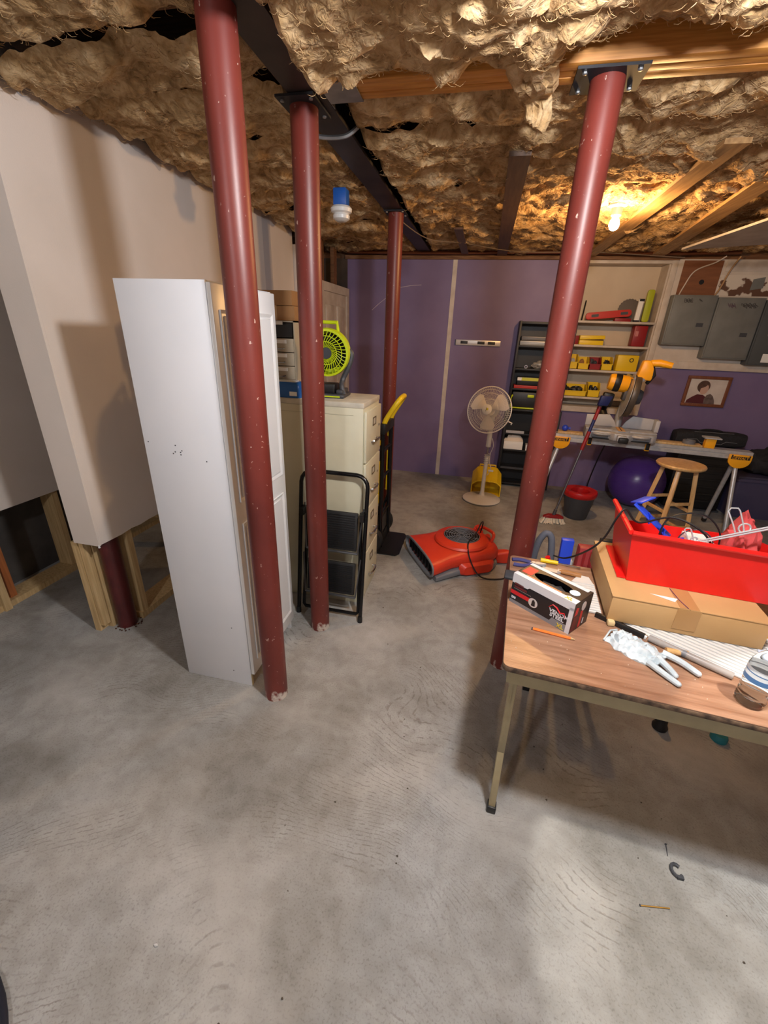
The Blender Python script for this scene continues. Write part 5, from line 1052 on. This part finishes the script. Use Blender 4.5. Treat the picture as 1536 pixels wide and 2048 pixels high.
mb = MB(); mb.box((-.028, -.003, 0), (.028, .003, .07), frame(p1, (.75, .5, .25), (.35, 1, 0))); mb.build('hook', BLUE, t, bevel=.001); mb = MB(); mb.box((-.03, -.003, -.11), (.03, .003, .0), frame(p0+V(.02, 0, 0), (-.2, .1, 1), (1, .2, 0))); mb.build('tail', BLUE, t, bevel=.001)
for s in (.3, .7): mb = MB(); q_ = p0.lerp(p1, s); mb.box((-.002, -.02, -.02), (.002, .02, .015), Matrix.Translation(q_+V(.01, -.02, -.01))); mb.build('tooth', BLUE, t)
cab = inbin('black_cable', 'thin black cable spilling over the left end of the red bin', 'cable', (0, 0, 0))
MB().tube(smoothpath([(.30, .08, .08), (.22, .06, .20), (.12, .10, .235), (.02, .12, .19), (-.03, .13, .232), (-.055, .12, .20), (-.08, .13, .10), (-.12, .16, .02), (-.17, .30, -.10), (-.22, .34, -.118)], 8), .004, 6).build('lead', BLACK, cab, smooth=True)
cab = inbin('black_cable', 'black wire loop standing up in the middle of the red bin', 'cable', (0, 0, 0)); MB().tube(smoothpath([(.10, .10, .02), (.10, .11, .20), (.16, .12, .25), (.23, .12, .25), (.28, .11, .20), (.29, .10, .13)], 8), .0032, 6).build('lead', BLACK, cab, smooth=True)
MB().tube(smoothpath([(.15, .12, .04), (.16, .10, .17), (.21, .09, .205), (.26, .09, .17), (.27, .10, .1)], 8), .0025, 6).build('lead', DGREY, cab, smooth=True)
pr_ = inbin('paper_sheet', 'white paper sheets lying inside the red bin', 'paper', (.06, .04, .006)); MB().prism([(.165, .10), (.25, .10), (.255, .23), (.17, .24)], .115).build('sheets', PAPER, pr_)
# binder clip rod
rk = inbin('wire_rack', 'chrome wire rack with spring loops resting across the red bin', 'rack', (0, 0, 0))
for dz in (0, .009): MB().tube([(.12, .055, .128+dz), (.31, .05, .222+dz), (.56, .045, .345+dz)], .0032, 8).build('rod', STEELWIRE, rk, smooth=True)
def clip(u, s=1.):
    P0 = V(.12+.44*u, .055-.01*u, .137+.215*u); c = MB(); pts = [(-.012, 0, 0), (-.028, .0, .03), (-.05, .01, .07), (-.045, .012, .082), (-.024, .014, .084), (-.016, .012, .075), (.004, .004, .03), (.014, 0, .0)]
    c.tube([P0+V(*p)*s for p in pts], .0026, 6); c.build('clip_arm', STEELWIRE, rk, smooth=True)
    c = MB(); c.tube([P0+V(.012+.017*math.cos(a), .006, .018+.017*math.sin(a))*s for a in [2*PI*i/18 for i in range(18)]], .003, 6, True); c.build('spring_loop', STEELWIRE, rk, smooth=True)
clip(.14, .6); clip(.43); clip(.72)
ch = inbin('red_cloth', 'faded red cloth bundle standing in the right of the red bin', 'cloth', (.375, .16, .0055)); mb = MB(); lump(mb, 0, 0, .11, .05, .075, .14, 9.7, 24, .4); mb.build('folds', mat('faded_red_fabric', (206, 84, 84), .85, col2=(186, 62, 64), vs=14), ch, smooth=True)
# ---- bottle
wt = thing('water_bottle', 'clear plastic water bottle with a blue and white label', 'bottle', (.862, 1.118, TZ))
GL = mat('clear_pet_plastic', (246, 250, 252), .05, trans=1., ior=1.06)
pf_ = [(.0, .004), (.018, .003), (.03, .0), (.035, .008), (.036, .022), (.033, .03), (.036, .038), (.033, .046), (.036, .054), (.033, .062), (.036, .072), (.036, .128), (.033, .145), (.024, .165), (.0135, .178), (.0135, .195)]
MB().lathe(pf_, 36, None, False).build('bottle_wall', GL, wt, smooth=True)
MB().lathe([(.0, .005), (.028, .004), (.0335, .010), (.0345, .022), (.0315, .03), (.0345, .038), (.0315, .046), (.0345, .054), (.0315, .062), (.0345, .072), (.0345, .085), (.0, .085)], 36, None, False).build('water', mat('drinking_water', (246, 250, 252), .02, trans=1., ior=1.05), wt, smooth=True)
MB().lathe([(.0365, .086), (.0365, .128)], 36, None, False).build('label', mat('bottle_label', (226, 232, 238), .35, trans=.35, ior=1.05), wt, smooth=True); MB().lathe([(.0369, .086), (.0369, .101)], 36, None, False).build('label_band', mat('bottle_label_blue', (84, 130, 184), .35), wt, smooth=True); MB().lathe([(.0369, .113), (.0369, .116)], 36, None, False).build('label_line', _M['bottle_label_blue'], wt)
MB().lathe([(.0155, .193), (.0155, .21), (.0, .211)], 24, None, False).build('cap', WHITEP, wt, smooth=True)
# ---- tube, pry bar, pliers, small things
t, d = bar('acrylic_tube', 'clear plastic tube along the edge of the white ribbed panel', 'tube', (.665, 1.336, TZ+.0125), (.862, 1.206, TZ+.0125), .011, None)
MB().cyl((0, 0, 0), d, .0115, None, 16).build('tube_wall', mat('hazy_tube', (196, 190, 186), .2, trans=.5, ior=1.2), t, smooth=True); MB().cyl(d*.42, d*.47, .0122, None, 16).build('joint', MGREY, t, smooth=True)
t, d = bar('pry_bar', 'black flat pry bar lying left of the plastic tube', 'pry bar', (.515, 1.435, TZ+.008), (.655, 1.343, TZ+.008), .01, None)
MB().box((-.011, -.006, 0), (.011, .006, d.length), frame((0, 0, 0), d, (0, 0, 1))).build('shaft', BLACK, t, bevel=.002); MB().cyl(d*1.0, d*1.04, .009, None, 10).build('tip', CHROME, t); BX('rag', (.03, -.055, -.007), (.055, -.03, .014), mat('tan_rag', (214, 188, 140), .9), t, bevel=.006)
t, d = bar('wood_dowel', 'short wooden dowel end beside the glove', 'dowel', (.70, 1.282, TZ+.011), (.765, 1.282, TZ+.011), .01, None); MB().cyl((0, 0, 0), d, .0105, .0105, 14).build('shaft', BIRCH, t, smooth=True)
def pliers(label, loc, rz, mgrip):
    t = thing('pliers', label, 'pliers', loc, rz)
    for s in (-1, 1):
        MB().tube(smoothpath([(-.09, s*.022, .008), (-.05, s*.026, .008), (-.01, s*.01, .008)], 4), [.0085]*9, 8).build('grip', mgrip, t, smooth=True)
        MB().prism([(-.015, s*.002), (.02, s*.012), (.055, s*.003), (.055, 0), (-.015, 0)][::s], .012, Matrix.Translation((0, 0, .002))).build('jaw', ALU, t)
    MB().cyl((0, 0, .002), (0, 0, .017), .009, None, 12).build('pivot', ALU, t); return t
pliers('pliers with blue handles at the far left table corner', (.325, 1.765, TZ), math.radians(4), mat('navy_grip', (64, 66, 120), .45))
t = thing('screwdriver', 'yellow handled screwdriver beside the blue pliers', 'screwdriver', (.36, 1.805, TZ+.011), math.radians(-6)); MB().cyl((0, 0, 0), (.075, 0, 0), .011, .009, 10).build('handle', YEL, t, smooth=True); MB().cyl((.075, 0, 0), (.17, 0, -.005), .003, None, 8).build('blade', CHROME, t)
t = thing('putty_knife', 'brown wooden handled putty knife behind the glove box', 'knife', (.43, 1.73, TZ), math.radians(-14)); MB().loft([[(x, y*.018, .003+max(0, z)*.018) for y, z in rrect(1, 1, .3)] for x in (0,)] + [[(x, y*s_, .002+(z+.5)*.016) for y, z in rrect(1, 1, .3)] for x, s_ in ((.03, .024), (.07, .02), (.09, .014))]).build('handle', wood('brown_handle', (150, 100, 56), (176, 126, 76)), t, smooth=True); BX('blade', (-.07, -.016, .002), (.0, .016, .004), ALU, t); BX('ferrule', (-.006, -.012, 0), (.008, .012, .012), ALU, t)
t = thing('black_case', 'small dark grey flat case sticking out past the left table edge', 'case', (.245, 1.632, TZ), math.radians(-8)); BX('shell', (-.05, -.032, 0), (.055, .032, .016), DGREY, t, bevel=.006); BX('lid_line', (-.051, -.033, .007), (.056, .033, .0085), BLACK, t)
t = thing('bone_scraper', 'cream plastic scraper behind the glove box', 'scraper', (.42, 1.625, TZ), math.radians(-50)); MB().prism(rrect(.12, .022, .01), .005).build('blade', mat('cream_plastic', (232, 220, 196), .5), t)
t = thing('cardboard_scrap', 'scrap of tan cardboard at the right edge of the table', 'cardboard', (1.06, 1.44, TZ), math.radians(-4)); BX('sheet', (0, 0, .0), (.22, .05, .024), YEL_OR, t, bevel=.003)
t = thing('paper_note', 'blue white paper slip behind the water bottle', 'paper', (1.0, 1.29, TZ+.0145), math.radians(-20)); BX('slip', (-.02, .0, .0), (.16, .075, .002), mat('pale_blue_paper', (206, 216, 238), .7), t)
mb = MB()
random.seed(5)
for k in range(24):
    x, y = random.uniform(.02, .6), random.uniform(.03, .17); r = random.uniform(.0008, .0018); mb.ball((x, y, r*.4), r, n=6)
cr = mb.build('plaster_crumbs', mat('plaster_crumb', (220, 206, 190), .9), None); cr.location = (.171, 1.085, TZ+.0003); cr.rotation_euler.z = TA; cr['kind'] = 'stuff'; tag(cr, 'pale plaster crumbs scattered on the table top', 'crumbs')

# ------------------------------------------------------------------ tools standing behind the table
t = thing('foam_handle', 'grey foam covered bent handle rising behind the table', 'handle', (.402, 2.03, 0))
up_ = smoothpath([(-.035, 0, .62), (-.03, 0, .70), (-.018, 0, .755), (.005, .0, .788), (.03, -.005, .77), (.042, -.01, .70), (.05, -.012, .62)], 5)
MB().tube(up_, .0165, 12).build('foam_grip', mat('grey_foam', (86, 90, 102), .75), t, smooth=True); MB().tube([(-.037, 0, .63), (-.045, 0, .0)], .009, 10).build('post', ALU, t, smooth=True); MB().tube([(.051, -.012, .63), (.06, -.012, .0)], .011, 10).build('post', ALU, t, smooth=True); MB().cyl((.027, -.03, .672), (.042, -.022, .635), .012, None, 12).build('red_collar', RED, t, smooth=True)
t = thing('blue_level', 'blue box level standing on end behind the table', 'level', (.537, 2.04, 0)); MB().box((-.028, -.016, 0), (.028, .016, .775), xf((0, 0, 0), rx=math.radians(1.5), ry=math.radians(-2))).build('rail', BLUE, t, bevel=.002); BX('vial_window', (-.015, -.03, .60), (.015, -.005, .66), LGREY, t)
t = thing('red_level', 'dull red tool case standing behind the table next to the blue level', 'case', (.615, 2.05, 0)); BX('shell', (-.04, -.03, 0), (.045, .03, .735), mat('dull_red_plastic', (150, 50, 52), .5), t, bevel=.008); BX('rib', (-.02, -.034, .45), (-.008, -.029, .72), REDD, t); BX('rib', (.012, -.034, .45), (.024, -.029, .72), REDD, t)
t = thing('bar_clamp', 'yellow and black bar clamp standing against the far table edge', 'clamp', (.700, 2.05, 0)); BX('bar', (-.012, -.006, 0), (.012, .006, .77), DGREY, t); BX('jaw', (-.035, -.018, .70), (.03, .018, .785), BLACK, t, bevel=.006)
for z in (.655, .725): BX('pad', (.005, -.022, z), (.034, .02, z+.048), YEL, t, bevel=.004)
# small things on the floor below and in front of the table
t = thing('rubber_stopper', 'black rubber stopper standing on the floor under the table', 'stopper', (1.02, 1.70, 0)); MB().lathe([(.0, 0), (.032, 0), (.034, .012), (.026, .03), (.022, .07), (.0, .072)], 24, None, False).build('cup', BLACK, t, smooth=True)
t = thing('teal_cap', 'small teal plastic cap on the floor under the table', 'cap', (1.27, 1.70, 0)); MB().lathe([(.0, 0), (.034, 0), (.034, .02), (.028, .034), (.0, .036)], 24, None, False).build('cup', TEAL, t, smooth=True)
t = thing('nail', 'brass coloured nail lying on the bare floor', 'nail', (.706, .927, .003)); e = G(1338, 1819)-G(1280, 1813); MB().cyl((0, 0, 0), (e.x, e.y, 0), .002, None, 8).build('shank', mat('brass_nail', (196, 150, 76), .35, .8), t); MB().cyl((0, 0, 0), (-.003, 0, .0), .0035, None, 10).build('head', DGREY, t)
t = thing('screw', 'dark screw lying on the floor near the plastic clip', 'screw', G(1331, 1690)); t.location.z = .003; e = G(1335, 1713)-G(1331, 1690); MB().cyl((0, 0, 0), (e.x, e.y, 0), .002, .001, 8).build('shank', DGREY, t); MB().cyl((0, 0, 0), (0, .002, 0), .004, None, 10).build('head', DGREY, t)
t = thing('plastic_clip', 'dark grey plastic cable clip on the floor', 'clip', G(1352, 1743)); mb = MB(); mb.tube([(.016*math.cos(a), .016*math.sin(a)*1.25, .007) for a in [math.radians(40+28*i) for i in range(11)]], .0055, 6); mb.build('ring', DGREY, t, smooth=True); BX('tab', (-.006, -.026, 0), (.014, -.016, .012), DGREY, t)
t = thing('paint_chip', 'tiny white chip lying on the open floor', 'chip', G(312, 1892)); lump_ = MB(); lump(lump_, 0, 0, .004, .006, .004, .005, 4., 10, .4); lump_.build('flake', WHITEP, t)
t = thing('black_hose', 'black hose curving at the left bottom corner of the floor', 'hose', G(4, 2000)); o_ = t.location.copy(); MB().tube([Vector(G(x, y, .012))-o_ for x, y in ((-40, 1900), (-6, 1962), (4, 1995), (8, 2030), (9, 2075))], .009, 10).build('tube', mat('navy_black_hose', (22, 26, 40), .5), t, smooth=True)
mb = MB(); random.seed(11)
for k in range(60):
    x, y = random.uniform(-.55, 1.6), random.uniform(.35, 2.3); r = random.uniform(.0015, .0045); lump(mb, x, y, r*.4, r, r*.8, r*.6, k, 6, .5)
cr = mb.build('floor_debris', mat('grit', (74, 66, 58), .9), None); cr['kind'] = 'stuff'; tag(cr, 'dark grit and chips scattered over the concrete floor', 'debris')
